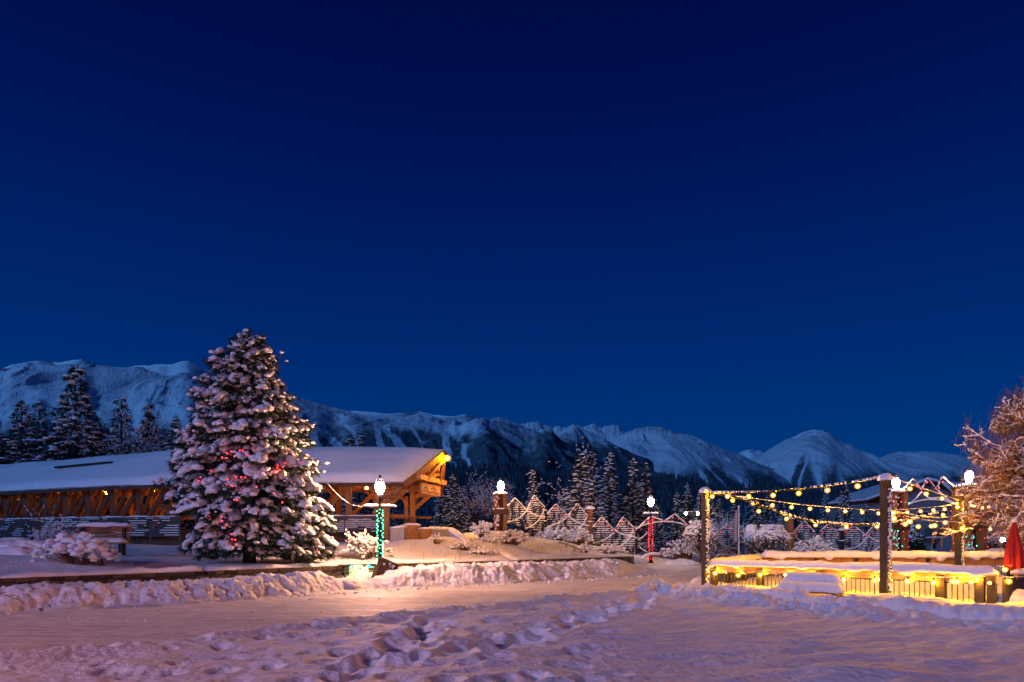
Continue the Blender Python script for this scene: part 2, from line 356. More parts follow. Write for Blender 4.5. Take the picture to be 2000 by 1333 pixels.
def HT(x, y, want_mask=False):
    x = np.asarray(x, float); y = np.asarray(y, float)
    dn = -seg_sd(NEAR, x, y); df = seg_sd(FAR, x, y); dw = seg_sd(WALL, x, y); dp = -seg_sd(PATH, x, y)   # dp<0 field side
    dp = -dp
    r = np.hypot(x, y)
    fade = np.clip(1.4 - r / 60, 0, 1)
    crumb = (1 - worley(x * 4.2 + fbm(x * 3, y * 3, 2, 3), y * 4.2, 4)) * .10 + fbm(x * 2.1, y * 2.1, 4, 8) * .11 + (1 - worley(x * 9, y * 9, 14)) * .035
    crumb = crumb + .10 * (1 - worley(x * 1.7 + fbm(x, y, 2, 5), y * 1.7, 24)) - .05
    z = .022 * fbm((x + y) * .35, (x - y) * 1.9, 4, 2) + .010 * fbm((x + y) * .9, (x - y) * 6, 3, 12) + .006 * fbm(x * 3, y * 3, 3, 6)
    # near field
    wob = .18 * fbm(x * 1.3, y * 1.3, 3, 21)
    fs = S((dn + wob) / .5)
    rr = .05 * fbm((x * .9 + y * .35) * .9, (y * .9 - x * .35) * 3.0, 4, 30) + .07 * fbm(x * .8, y * .8, 3, 31) + .035 * ridged(x * .5 + y * .2, (y - .25 * x) * 1.7, 3, 33)
    rr = rr + .022 * ridged((x * .8 + y * .5) * .8, (y * .9 - x * .45) * 4.0, 4, 37) + .012 * fbm(x * 4.5, y * 5.5, 3, 38)
    rgt = S((x + .5 - .0 * y) / 2.5); rr = rr + rgt * (.045 * (ridged(x * .55 + .3 * fbm(x, y, 2, 39), y * 2.3 - x * .5, 4, 40, .55) - .5) + .02 * fbm(x * 1.5, y * 6, 3, 41))
    left = S((-x + .12 * y + .2) / 2.0)
    rr = rr * .8 + left * (.025 * fbm(x * 2.2, y * 2.6, 3, 35))
    fz = .13 + rr + .07 * np.exp(-((dn - .45) / .35) ** 2) + crumb * .55 * np.exp(-((dn - .3) / .4) ** 2)
    ho = 0
    for fx, fy, fr, fd in FOOT:
        mk = (np.abs(x - fx) < 1.2) & (np.abs(y - fy) < 1.2)
        if not mk.any(): continue
        d2 = np.zeros(x.shape); q = ((x[mk] - fx) ** 2 + ((y[mk] - fy) * .8) ** 2) / fr ** 2
        d2[mk] = -fd * .85 * np.exp(-q ** 1.6) + .15 * fd * np.exp(-((np.sqrt(q) - 1.45) / .4) ** 2); ho = ho + d2
    fz = fz + ho
    mdx = ((x - 3.6) / 1.15) ** 2 + ((y - 7.3) / .55) ** 2
    fz = fz + .13 * np.exp(-mdx)
    # chunky ridge along the footpath
    cz = .13 + (crumb * 1.5 + .01) * np.exp(-((dp + .75) / .75) ** 2)
    fz = fz + (cz - .13) * S((y - 4) / 3)
    # path and fence bed
    pth = .01 + 0.012 * fbm(x * 4, y * 4, 2, 50)
    bed = .17 + .10 * np.exp(-((dp - .75) / .4) ** 2) + crumb * 1.2 * np.exp(-((dp - .6) / .5) ** 2) + .05 * fbm(x * 1.1, y * 1.1, 3, 44) + .02 * fbm(x * 4, y * 4, 3, 45)
    fd_ = np.abs(seg_sd([(5.9, 21.9), (11.5, 15.6)], x, y)); bed = bed + .17 * np.exp(-((fd_ - .75) / .55) ** 2) * (.6 + .8 * fbm(x * .8, y * .8, 3, 46))
    kk = S((dp + .28) / .22)          # 0 field -> 1 path
    k2 = S((dp - .22) / .25)
    fz = fz * (1 - kk) + pth * kk
    fz = fz * (1 - k2) + bed * k2
    inpat = S((x - 6.0 - (y - 22) * .3) / 1.5) * S((y - 22 + (x - 6) * 1.1 - .3) / 1.0)
    fz = fz * (1 - inpat) + (.06 + .03 * fbm(x * 1.5, y * 1.5, 3, 60)) * inpat
    z = z * (1 - fs) + fz * fs
    # far bank
    tap = S((8.5 - x) / 4.5)
    db = df + .25 * fbm(x * .9, y * .9, 3, 71)
    bh = (.46 - .17 * S((-x - 6) / 3)) * (1 + .28 * fbm(x * .45 + 3, y * .45, 3, 75)) * S(db / 1.15) * tap + .10 * tap * np.exp(-((db - 1.6) / .8) ** 2) * (1 + fbm(x * .5, y * .5, 2, 72))
    bh = bh * (1 - S((dw + 1.15) / .8) * (.66 * S((-x - 5.3) / 1.6) + .06))
    bm_ = S(db / .35) * tap * S((1.2 - dw) / 1.0)
    bz = bh + (crumb * 1.25 - .05) * bm_ + .02 * (1 - bm_) * fbm(x * 2, y * 2, 3, 73)
    pk = np.exp(-(((x + 5.55) / 1.0) ** 2 + ((y - 24.5) / 2.4) ** 2) ** 1.5)
    bz = bz * (1 - pk) + .03 * pk
    sb = S(db / .2)
    z = np.where(dn + wob < 0, z * (1 - sb) + bz * sb, z)
    z = np.where((df > 0), bz, z)
    # plateau behind the retaining wall
    pl = plateau(x, y) + .06 * fbm(x * .55, y * .55, 3, 80) + .015 * fbm(x * 3, y * 3, 2, 81)
    far = S((r - 90) / 60)
    pl = pl * (1 - far)
    endw = S((x - 5.8) / 3.0)
    wb = S(dw / (.06 + 5 * endw) + .5 * endw)
    z = np.where(df > 0, z * (1 - wb) + pl * wb, z)
    if want_mask:
        road = (dn + wob < .12) & (db < .15)
        bank = (db >= .15) & (dw < .02) & (x < 8.5)
        path = (np.abs(dp) < .26) & (dn > 0) & (y < 18.2) & (x > 4)
        return z, road, bank, path
    return z
def Hz(x, y): return float(HT(np.array([x], float), np.array([y], float))[0])

th = np.concatenate([np.linspace(-180, -50, 30)[:-1], np.linspace(-50, -41, 24)[:-1], np.linspace(-41, 41, 900), np.linspace(41, 50, 24)[1:], np.linspace(50, 180, 30)[1:]])
rr_ = [0.0, 1.5, 3, 4.5, 5.8, 6.6]
while rr_[-1] < 62: rr_.append(rr_[-1] * 1.0038)
while rr_[-1] < 120: rr_.append(rr_[-1] * 1.03)
while rr_[-1] < 20000: rr_.append(rr_[-1] * 1.25)
rr_ = np.array(rr_); TH, RR = np.meshgrid(np.radians(th), rr_)
GX = RR * np.sin(TH); GY = RR * np.cos(TH)
GZ, GR, GB, GP = HT(GX, GY, True)
nT = len(th); nR = len(rr_)
idx = np.arange(nT * nR).reshape(nR, nT)
Q = np.stack([idx[:-1, :-1], idx[1:, :-1], idx[1:, 1:], idx[:-1, 1:]], -1).reshape(-1, 4)[:, ::-1]
V = np.stack([GX.ravel(), GY.ravel(), GZ.ravel()], 1)
def sub_mesh(name, sel, m):
    q = Q[sel]; u, inv = np.unique(q, return_inverse=True); q = inv.reshape(-1, 4)
    me = bpy.data.meshes.new(name); me.vertices.add(len(u)); me.vertices.foreach_set("co", V[u].ravel())
    me.loops.add(len(q) * 4); me.loops.foreach_set("vertex_index", q.ravel().astype(np.int32))
    me.polygons.add(len(q)); me.polygons.foreach_set("loop_start", np.arange(0, len(q) * 4, 4, dtype=np.int32)); me.polygons.foreach_set("loop_total", np.full(len(q), 4, np.int32))
    me.polygons.foreach_set("use_smooth", np.ones(len(q), bool)); me.update(); me.validate()
    me.materials.append(m); o = bpy.data.objects.new(name, me); C.objects.link(o); return o
rm = GR.ravel()[Q].sum(1) >= 2; bmk = (GB.ravel()[Q].sum(1) >= 2) & ~rm
pm = (GP.ravel()[Q].sum(1) >= 2) & ~rm
tag(sub_mesh('path', pm, mat('dirty_path', (.14, .09, .06), .8, .02, 12, col2=(.45, .40, .38), cscale=3.5, crange=(.45, .7))), 'narrow cleared path with dirty brown snow before the patio', kind='structure')
tag(sub_mesh('road', rm, M['road']), 'packed snowy road with tyre streaks curving between the snow banks', kind='structure')
tag(sub_mesh('terrain', bmk, M['bank']), 'lumpy ploughed snow bank along the far edge of the road', kind='structure')
tag(sub_mesh('ground', ~rm & ~bmk & ~pm, M['ground']), 'deep trodden snow of the field and garden beds', kind='structure')

# ------------------------------------------------------------------ mountains
def interp_sky(sk, px):
    xs = [a for a, b in sk]; ys = [b for a, b in sk]; return np.interp(px, xs, ys)
def mountain(name, sk, Yr, Yf, seed, forest, label, n=420, nv=110, jag=1.0, gully=1.0, back=.25, runs=None, gs=1.0, prof=.85, broad=1.0):
    """terrain sheet: foot at depth Yf rises to a ridge at depth Yr; sk is the ridge as seen"""
    px = np.linspace(sk[0][0], sk[-1][0], n); top = interp_sky(sk, px)
    u = np.linspace(0, 1, nv); u2 = np.linspace(1, 1 + back, int(nv * .25))[1:]
    vv = np.concatenate([u, u2])
    PX, VV = np.meshgrid(px, vv)
    Xr = (PX - 1000) / F * Yr
    ridge_h = EYE + (HZ - np.interp(PX, px, top)) / F * Yr
    step_ = px[1] - px[0]; kw = max(2, int(70 / step_)); ker = np.hanning(2 * kw + 1); ker /= ker.sum(); sm_ = np.convolve(np.pad(top, kw, mode='edge'), ker, 'valid')
    body = EYE + (HZ - np.interp(PX, px, sm_)) / F * Yr
    ridge_h = ridge_h + jag * Yr / F * (fbm(PX * .09, PX * 0, 4, seed) * 3.0 + (ridged(PX * .2, PX * 0 + 2, 3, seed + 2) - .5) * 2.0)
    Yv = Yf + (Yr - Yf) * VV
    yv = Yv + (Yr - Yf) * .22 * fbm(PX * .012, VV * 0 + 2.2, 2, seed + 9) * np.minimum(VV, 1) * np.where(VV > 1, 1, (1 - VV) * 2)
    X = Xr * (yv / Yr)
    gl = 430.0 * (Yr / 4200) / gs; xm = (X.min() + X.max()) / 2
    wx = X / gl; wy = yv / gl / 2.3
    wa = fbm(wx * .5, wy * .9, 4, seed + 4); wb_ = fbm(wx * .5 + 40, wy * .9, 4, seed + 14)
    lean = (X - xm) / (X.max() - xm) * (1 - np.minimum(VV, 1)) * 1.6
    g = ridged(wx + wa * 1.1 - lean, wy + wb_ * .8, 6, seed + 5, .5) - .5
    g2 = ridged(wx * 3.4 + wa * 2 - 2 * lean, wy * 2.0 + wb_, 5, seed + 6, .6) - .5
    big = fbm(wx * .33, wy * .5, 3, seed + 31)
    f = np.where(VV <= 1, VV ** (1 / prof) * .75 + .25 * S(VV), 1 - (VV - 1) * 1.5)
    env = np.clip(VV * 3, 0, 1) * np.where(VV <= 1, np.clip((1.0 - VV) * 8 + .06, 0, 1), .06)
    tw_ = np.clip((VV - .45) / .55, 0, 1) ** 2.2; Hr = body * (1 - tw_) + ridge_h * tw_
    Z = Hr * f + Hr * env * (gully * (g * .30 + g2 * .06) + .10 * big * broad)
    Z = np.where(VV < 0.02, np.minimum(Z, -5), Z)
    hrel = Z / Hr.max()
    fo = forest(hrel, PX, VV, g, seed)
    if runs:
        for (x0, v0, x1, v1, wd) in runs:
            t = np.clip((VV - v0) / (v1 - v0 + 1e-9), 0, 1); xc = x0 + (x1 - x0) * t + 5 * np.sin(t * 9 + x0)
            inr = (VV > min(v0, v1)) & (VV < max(v0, v1)) & (np.abs(PX - xc) < wd * (1 + .5 * fbm(PX * .1, VV * 9, 2, 3)))
            fo = np.where(inr, fo - .8, fo)
    nR_, nT_ = X.shape; idx = np.arange(nR_ * nT_).reshape(nR_, nT_)
    Qm = np.stack([idx[:-1, :-1], idx[:-1, 1:], idx[1:, 1:], idx[1:, :-1]], -1).reshape(-1, 4)
    o = link_mesh(name, np.stack([X.ravel(), yv.ravel(), Z.ravel()], 1), Qm, M['mountain'], None, True)
    at = o.data.attributes.new("forest", 'FLOAT', 'POINT'); at.data.foreach_set("value", fo.ravel().astype(np.float32))
    tag(o, label, kind='structure'); return X, yv, Z
def fo_line(h0, soft, amp=.25):
    def f(h, PX, VV, g, s): return np.clip((h0 - h + amp * fbm(PX * .03, VV * 6, 4, s + 20) - .35 * (g)) / soft, -.4, 1) * .85
    return f
mountain('mountain', [(940, 850), (990, 836), (1020, 829), (1048, 825), (1062, 831), (1082, 834), (1105, 835), (1121, 828), (1133, 833), (1147, 832), (1163, 826), (1176, 834), (1192, 832), (1208, 832), (1217, 843), (1250, 865), (1300, 880)],
         9500, 6500, 3, fo_line(.3, .2), 'far pale jagged snow peaks behind the dark ridges', n=320, nv=80, jag=1.2, gs=1.2, gully=.8)
mountain('mountain', [(1400, 905), (1440, 888), (1468, 879), (1484, 881), (1510, 893), (1560, 905)], 9000, 6500, 13, fo_line(.3, .2), 'small pale far peak in the saddle between two mountains', n=160, nv=60, jag=1.0, gs=1.2)
mountain('mountain', [(1640, 930), (1700, 902), (1742, 886), (1760, 882), (1790, 885), (1812, 883), (1860, 888), (1895, 894), (1950, 905), (2060, 908), (2200, 920), (2500, 935)], 7000, 4300, 23, fo_line(.80, .35), 'low broad snowy mountain behind the lit gateway', n=420, nv=90, jag=.6, gs=1.1, gully=.45, broad=1.0)
mountain('mountain', [(-900, 790), (-500, 748), (-250, 730), (0, 722), (60, 716), (100, 714), (150, 720), (200, 718), (260, 720), (300, 728), (345, 735), (385, 735), (420, 744), (500, 757), (560, 766), (600, 781), (645, 795), (700, 806), (760, 815), (800, 811), (818, 807), (850, 815), (880, 822), (900, 820), (926, 820), (932, 830), (1000, 858), (1100, 890)],
         4200, 1900, 33, lambda h, PX, VV, g, s: np.clip((np.where(PX < 560, .58, .74) - h + .16 * fbm(PX * .02, VV * 5, 4, 51) - .25 * g) / .2, -.4, 1) * .85,
         'massive flat-topped snowy mountain with gullied face and ski runs', n=1100, nv=170, jag=.35, gs=1.15, gully=.42, broad=.35,
         runs=[(600 + 42 * i, .35, 520 + 44 * i + 20 * math.sin(i * 2), .93, 4 + 3 * ((i * 7) % 3)) for i in range(9)])
mountain('mountain', [(1420, 925), (1450, 905), (1482, 894), (1510, 875), (1540, 858), (1580, 848), (1604, 847), (1628, 856), (1650, 868), (1664, 870), (1682, 884), (1720, 905), (1760, 928), (1800, 945)], 5800, 3600, 43, fo_line(.70, .3), 'rounded snowy mountain with dark ravines standing behind the string lights', runs=[(1470, .3, 1530, .8, 5), (1520, .25, 1565, .75, 7), (1600, .25, 1590, .7, 4), (1660, .3, 1625, .8, 5), (1720, .3, 1660, .7, 4), (1560, .3, 1580, .8, 3)], n=360, nv=110, jag=.5, gs=1.1, gully=.6, broad=1.0)
mountain('mountain', [(1120, 900), (1180, 872), (1214, 851), (1240, 839), (1270, 833), (1292, 834), (1320, 845), (1352, 852), (1400, 872), (1450, 890), (1500, 912), (1560, 942), (1620, 960)], 5000, 2900, 53, fo_line(.76, .3), 'dome-shaped mountain streaked with snow chutes above the tall firs', runs=[(1330, .3, 1300, .9, 5), (1400, .28, 1325, .85, 5), (1450, .25, 1350, .8, 4), (1500, .25, 1400, .8, 5), (1225, .3, 1262, .8, 4), (1290, .4, 1285, .85, 3)], n=420, nv=120, jag=.5, gs=1.1, gully=.6, broad=1.0)
mountain('mountain', [(1010, 895), (1060, 864), (1100, 843), (1118, 835), (1140, 845), (1180, 862), (1230, 885), (1300, 915)], 4300, 2600, 63, fo_line(1.1, .3, .2), 'small dark forested peak before the jagged range', n=260, nv=90, jag=.5, gully=.8)
mountain('mountain', [(780, 880), (860, 845), (900, 834), (940, 825), (975, 814), (1000, 823), (1030, 836), (1080, 852), (1130, 880), (1200, 915), (1280, 940)], 3800, 1700, 73, fo_line(.98, .35, .3), 'dark forested mountain with a pointed top and narrow snow clearings', n=420, nv=120, jag=.6, gully=.8,
         runs=[(935, .35, 900, .62, 4), (1010, .3, 985, .42, 7), (955, .75, 948, .86, 12), (1060, .35, 1075, .42, 6)])
FH = mountain('hill', [(-1200, 880), (-400, 868), (0, 872), (60, 880), (330, 895), (650, 903), (800, 908), (900, 915), (1000, 922), (1100, 930), (1200, 940), (1400, 955), (1700, 968), (2000, 972), (2500, 965), (3100, 955)], 1500, 330, 83, fo_line(3, .3), 'dark forested foothill along the valley', n=500, nv=80, jag=1.0, gully=.35, gs=.5)

# distant forest on the foothill: one mass nobody could count
X_, Y_, Z_ = FH
T = []; rs = np.random.RandomState(5)
cone_n = 6
for i in range(19000):
    a = int(rs.beta(.9, 1.2) * 72) + 1; b = rs.randint(60, X_.shape[1] - 60)
    x, y, z = X_[a, b], Y_[a, b], Z_[a, b]
    if abs(x / y) > 1.0: continue
    x += rs.uniform(-3, 3); hgt = rs.uniform(8, 18) * min(1.25, .75 + y / 2200); w_ = hgt * rs.uniform(.13, .2)
    t0 = rs.rand() * 6.28
    for lev, (zz, ww) in enumerate(((.08, 1), (.36, .72), (.62, .45))):
        ang = t0 + lev + np.arange(5) * 6.283 / 5; ring = np.stack([x + w_ * ww * np.cos(ang) * rs.uniform(.7, 1.2, 5), y + w_ * ww * np.sin(ang), np.full(5, z + hgt * (zz - rs.uniform(0, .06)))], 1)
        apex = np.array([x, y, z + hgt * min(1, zz + .48)])
        for k in range(5): T.append((ring[k], ring[(k + 1) % 5], apex))
T = np.array(T)
fm = mat('forest_far', (.018, .028, .032), .9)
n_ = fm.node_tree.nodes; l_ = fm.node_tree.links
g_ = n_.new("ShaderNodeNewGeometry"); ns_ = n_.new("ShaderNodeTexNoise"); ns_.inputs["Scale"].default_value = .12; ns_.inputs["Detail"].default_value = 6
r_ = n_.new("ShaderNodeValToRGB"); r_.color_ramp.elements[0].position = .45; r_.color_ramp.elements[1].position = .72
r_.color_ramp.elements[0].color = (.03, .045, .055, 1); r_.color_ramp.elements[1].color = (.11, .13, .16, 1)
l_.new(g_.outputs["Position"], ns_.inputs[0]); l_.new(ns_.outputs[0], r_.inputs[0]); l_.new(r_.outputs[0], n_["Principled BSDF"].inputs["Base Color"])
o = link_mesh('forest', T.reshape(-1, 3), np.arange(len(T) * 3).reshape(-1, 3), fm)
tag(o, 'dark snow-dusted conifer forest covering the foothills', 'forest', kind='stuff')

# ================================================================== objects
# ------------------------------------------------------------------ retaining walls of stacked stone
def stone_wall(name, pts, top, bot, label, capw=.75, caph=.17, seed=0, group=None, thick=.42, capoff=.26):
    """pts in plan; rough courses of stone with a snow cap"""
    mb = MB(); sn = MB(); rs = np.random.RandomState(seed)
    tops = top if hasattr(top, '__len__') else [top] * len(pts)
    for si in range(len(pts) - 1):
        a = Vector((*pts[si], 0)); b = Vector((*pts[si + 1], 0)); L = (b - a).length; d = (b - a) / L; nrm = Vector((d.y, -d.x, 0))
        rows = max(1, int(round((max(tops) - bot) / .13)))
        for r in range(rows):
            u = rs.uniform(-.2, 0)
            while u < L:
                wd = rs.uniform(.22, .62); u1 = min(L + .02, u + wd - .02); u0 = max(u, 0)
                if u1 - u0 > .05:
                    tz = tops[si] + (tops[si + 1] - tops[si]) * ((u0 + u1) / 2 / L)
                    h = (tz - bot) / rows; c = a + d * ((u0 + u1) / 2) + nrm * rs.uniform(-.035, .035)
                    c.z = bot + (r + .5) * h
                    ax = Matrix((d, Vector((-d.y, d.x, 0)), Vector((0, 0, 1)))).transposed() @ Matrix.Rotation(rs.uniform(-.03, .03), 3, 'Y')
                    mb.box(c, (u1 - u0, thick, h - .015), ax=ax)
                u += wd
        o_ = Vector((-d.y, d.x, 0)) * capoff
        snow_strip(sn, a + o_ + Vector((0, 0, tops[si] - .03)), b + o_ + Vector((0, 0, tops[si + 1] - .03)), capw, caph, .14, seed + si, .5, .35)
    t = thing(name, (pts[0][0], pts[0][1], bot), label, 'wall', group)
    for m_, nm, mt in ((mb, 'masonry', M['stone']), (sn, 'snow_cap', M['snow'])):
        m_.o = np.zeros(3); m_.V = [v - np.array(t.location) for v in m_.V]; m_.build(nm, mt, t, nm == 'snow_cap')
    return t
stone_wall('retaining_wall', [(-40, 1), (-22, 12.5), (-13.9, 18.5), (-9.9, 22), (-6.55, 25.75)], [.62, .62, .60, .62, .64], .1, 'long dark stone retaining wall with a thick snow edge in front of the big decorated spruce', seed=3)
stone_wall('retaining_wall', [(-6.55, 25.9), (-6.3, 26.6), (-5.7, 27.0), (-5.05, 27.1)], .66, .0, 'short curved stone wall lit green in the hollow by the lamp post', seed=5, capw=.3, caph=.07)
stone_wall('retaining_wall', [(-4.9, 27.45), (0, 31), (6.6, 37.8)], [.64, .66, .66], .2, 'low stone retaining wall nearly buried in snow behind the ploughed bank', seed=7)

# ------------------------------------------------------------------ street lamps
def bulb_child(p, r, m, t, sub=1, name='bulb', rel=None):
    key = ('b', r, m.name, sub)
    if key not in BL:
        V_, F_ = ico(sub); me = bpy.data.meshes.new(name); me.from_pydata((V_ * r).tolist(), [], F_); me.polygons.foreach_set("use_smooth", [True] * len(me.polygons)); me.materials.append(m); BL[key] = me
    o = bpy.data.objects.new(name, BL[key]); C.objects.link(o); o.parent = t; o.location = Vector(p) - (Vector(t.location) if rel is None else Vector(rel)); return o
def street_lamp(x, y, z0, h, label, m, gr=.21, arms=None, group='street lamps with a single globe', snowtop=True, lampname='street_lamp'):
    t = thing(lampname, (x, y, z0), label, 'street lamp', group); o = (0, 0, 0)
    b = MB(); b.lathe((0, 0, 0), [(.17, -.25), (.17, .12), (.12, .16), (.115, .7), (.085, .78), (.07, .84), (.052, h - .75), (.05, h - .62), (.075, h - .60), (.075, h - .55), (.04, h - .52), (.035, h - .38)], 12)
    b.build('pole', M['metal'], t, True)
    b = MB(); b.lathe((0, 0, 0), [(.04, h - .40), (.10, h - .36), (.12, h - .28), (.10, h - .26)], 12); b.build('collar', M['galv'], t, True)
    g = MB(); g.lathe((0, 0, 0), [(.07, h - .27), (gr * .8, h - .16), (gr, h - .02), (gr * .97, h + .08), (gr * .7, h + .18), (gr * .3, h + .22)], 16); g.build('globe', m, t, True)
    c = MB(); c.lathe((0, 0, 0), [(gr * .75, h + .19), (gr * .72, h + .24), (gr * .3, h + .33), (.05, h + .36), (.045, h + .42), (.02, h + .46)], 12); c.build('finial', M['metal'], t, True)
    if snowtop:
        s_ = MB(); s_.blob((0, 0, h + .27), (gr * .7, gr * .7, .12), 2); s_.build('snow_cap', M['snow'], t, True)
    if arms:
        za, half = arms
        a = MB(); a.tube([(-half, 0, za), (half, 0, za)], .022); a.blob((-half, 0, za), .035, 1, 1); a.blob((half, 0, za), .035, 1, 1); a.tube([(-half * .5, 0, za), (0, 0, za - .15)], .012); a.build('banner_arm', M['metal'], t)
        s_ = MB(); snow_strip(s_, (-half, 0, za + .015), (half, 0, za + .015), .09, .09, .06, 4, .6, .8); s_.build('arm_snow', M['snow'], t, True)
    return t
GL = (-5.03, 26.0)
street_lamp(*GL, 0.0, 3.62, 'black lamp post wound with green lights beside the stone hollow', M['lampw'], .18, (2.85, .66))
RL = P(1271, 1100, 41)
street_lamp(RL.x, RL.y, .1, 3.75, 'black lamp post wound with red lights at the end of the snow bank', M['lampy'], .19, (3.0, .5))
# assumed street lamps, added unseen behind the photographer to light the foreground
street_lamp(-15, 1, 0, 5.6, 'assumed tall street lamp behind the camera on the left side of the road', M['assumed_offlamp'], .22)
street_lamp(15, -14, 0, 7.0, 'assumed tall street lamp behind the camera near the patio side', M['assumed_offlamp'], .10)
street_lamp(13.4, 14.4, 0, 4.2, 'assumed orange street lamp, added out of view to light the snowy tree', M['assumed_sodium'], .17)  # unseen lamp, added to give the snowy tree its orange light

def light_string(name, pts, bulbs, m, r, label, cat, group=None, cable=.006, snow=0, cm=None, sub=1, k=0):
    t = thing(name, pts[0], label, cat, group); o = Vector(pts[0]); b = MB(o); b.tube(pts, cable, 5); b.build('cable', cm or M['cable'], t, True)
    if snow:
        s_ = MB(o)
        for i in range(len(pts) - 1):
            a, c = Vector(pts[i]), Vector(pts[i + 1]); L = (c - a).length; n = max(1, int(L / (snow * 1.4)))
            for j in range(n):
                q = a.lerp(c, (j + rnd.random()) / n); f = .5 + 1.0 * max(0, float(fbm(q.x * 1.3 + k, q.y * 1.1, 3, k)) + .35)
                s_.blob((q.x, q.y, q.z + snow * .25), (snow * 1.0 * rnd.uniform(.8, 1.4), snow * .7 * f, snow * .7 * f), j, 1, .3, .8)
        s_.build('snow_crust', M['snow_fine'], t, True)
    for p in bulbs:
        bb = bulb_child(p, r, m, t, sub)
        if m is M['bulb']: ev = bulb_child((0, 0, 0),   .08, M['halo_shell'], bb, 2, 'glass', (0, 0, 0))  # oversized emitting shell added to imitate the bulb's glare
    return t
def helix(x, y, z0, z1, r, turns, n):
    return [(x + r * math.cos(t * turns * 6.283), y + r * math.sin(t * turns * 6.283), z0 + (z1 - z0) * t) for t in np.linspace(0, 1, n)]
def wound(x, y, z0, z1, r, turns, m, label, nb, group='lights wound round the lamp posts', br=.022):
    pts = helix(x, y, z0, z1, r, turns, int(turns * 12)); bl = []
    for i in range(nb):
        t = (i + rnd.random() * .6) / nb; a = t * turns * 6.283 + i * 1.1
        bl.append((x + (r + .02) * math.cos(a), y + (r + .02) * math.sin(a), z0 + (z1 - z0) * t + rnd.uniform(-.02, .02)))
    return light_string('light_string', pts, bl, m, br, label, 'string lights', group)
wound(*GL, .15, 2.78, .10, 24, M['green'], 'green lights wound tightly round the lamp post by the hollow', 98)
wound(RL.x, RL.y, .3, 2.9, .11, 20, M['red'], 'red lights wound round the far lamp post by the snow bank', 90, br=.022)
gp = [Vector((-5.2 - .9 * u + .1 * math.sin(u * 19), 26.25 + .12 * math.sin(u * 23), .18 + .42 * abs(math.sin(u * 5.3)))) for u in np.linspace(0, 1, 22)]  # extra bulbs added to throw green light on the hollow's wall
light_string('light_string', gp, [q + Vector((rnd.uniform(-.08, .08), rnd.uniform(-.1, .05), rnd.uniform(-.05, .1))) for q in gp for _ in range(1)], M['green_fill'], .016, 'extra green lights added against the stone wall to light the hollow', 'string lights')
# string from the lamp's arm to the big spruce
light_string('snowy_cable', [Vector((GL[0] - .66, 26, 2.85)).lerp(P(640, 945, 25.8), t) - Vector((0, 0, .22 * math.sin(math.pi * t))) for t in np.linspace(0, 1, 12)], [], M['bulb'], .02,
             'thin snow crusted cable from the lamp arm to the big spruce', 'cable', snow=.022)
# tipped planter slab by the lamp
pc = P(750, 1117, 25.2); t = thing('planter', (pc.x, pc.y, Hz(pc.x, pc.y)), 'tipped brown stone block leaning in the snow beside the green lamp post', 'planter')
ax = Matrix.Rotation(R(28), 3, 'Z') @ Matrix.Rotation(R(24), 3, 'Y')
b = MB(t.location); b.box((pc.x, pc.y, pc.z), (.62, .40, .78), ax=ax); b.box(Vector((pc.x, pc.y, pc.z)) + ax @ Vector((.34, 0, .02)), (.07, .46, .86), ax=ax); b.box(Vector((pc.x, pc.y, pc.z)) + ax @ Vector((-.05, 0, .41)), (.70, .46, .05), ax=ax); b.build('body', M['timber_dark'], t)
s_ = MB(t.location)
for i in range(16):
    q = Vector((pc.x, pc.y, pc.z)) + ax @ Vector((rnd.uniform(-.28, .28), -.22, rnd.uniform(-.36, .36))); s_.blob(q, (rnd.uniform(.03, .09), .02, rnd.uniform(.03, .08)), i, 1, .4, 1)
for i in range(6):
    q = Vector((pc.x, pc.y, pc.z)) + ax @ Vector((-.25 + i * .1, 0, .43)); s_.blob(q, (.1, .22, .05), i, 2, .3, .4, 0)
s_.build('snow_patches', M['snow'], t, True)

# ------------------------------------------------------------------ covered timber bridge
NE = [(-6.0, 38.0), (-11.5, 38.1), (-19.6, 39.2), (-27, 42.0), (-34.1, 45.5), (-45, 50.5), (-56, 55)]
def cat(pl, n):
    out_ = []; L = len(pl)
    for i in range(L - 1):
        p0 = Vector(pl[max(i - 1, 0)]); p1 = Vector(pl[i]); p2 = Vector(pl[i + 1]); p3 = Vector(pl[min(i + 2, L - 1)])
        for j in range(n):
            t = j / n; out_.append(.5 * ((2 * p1) + (-p0 + p2) * t + (2 * p0 - 5 * p1 + 4 * p2 - p3) * t * t + (-p0 + 3 * p1 - 3 * p2 + p3) * t ** 3))
    out_.append(Vector(pl[-1])); return out_
dense = cat([Vector(p) for p in NE], 40)
acc = [0]
for a, b_ in zip(dense[:-1], dense[1:]): acc.append(acc[-1] + (b_ - a).length)
def at_s(s):
    s = max(0, min(acc[-1] - 1e-3, s)); i = int(np.searchsorted(acc, s, 'right')) - 1; i = min(i, len(dense) - 2)
    p = dense[i].lerp(dense[i + 1], (s - acc[i]) / (acc[i + 1] - acc[i])); j0 = max(0, i - 12); j1 = min(len(dense) - 1, i + 13)
    d = (dense[j1] - dense[j0]).normalized(); c = Vector((d.y, -d.x)); c = c if c.y > 0 else -c
    w_ = max(0, 1 - s / 8); c0 = Vector((.235, .972)); c = (c * (1 - w_) + c0 * w_).normalized(); return p, c
def BP(s, c_, z): p, c = at_s(s); q = p + c * c_; return Vector((q.x, q.y, z))
D0 = Vector((.972, -.235, 0)); EZ, RZ_, W = 4.78, 6.92, 6.2
bridge = thing('covered_bridge', (-6, 38, 1.6), 'long timber covered bridge with snow roof and warmly lit trusses behind the big spruce', 'bridge')
bo = bridge.location
ST = list(np.arange(0, acc[-1], .9))
def roofz(c_): return EZ + (RZ_ - EZ) * (1 - abs(c_ - W / 2) / (W / 2))
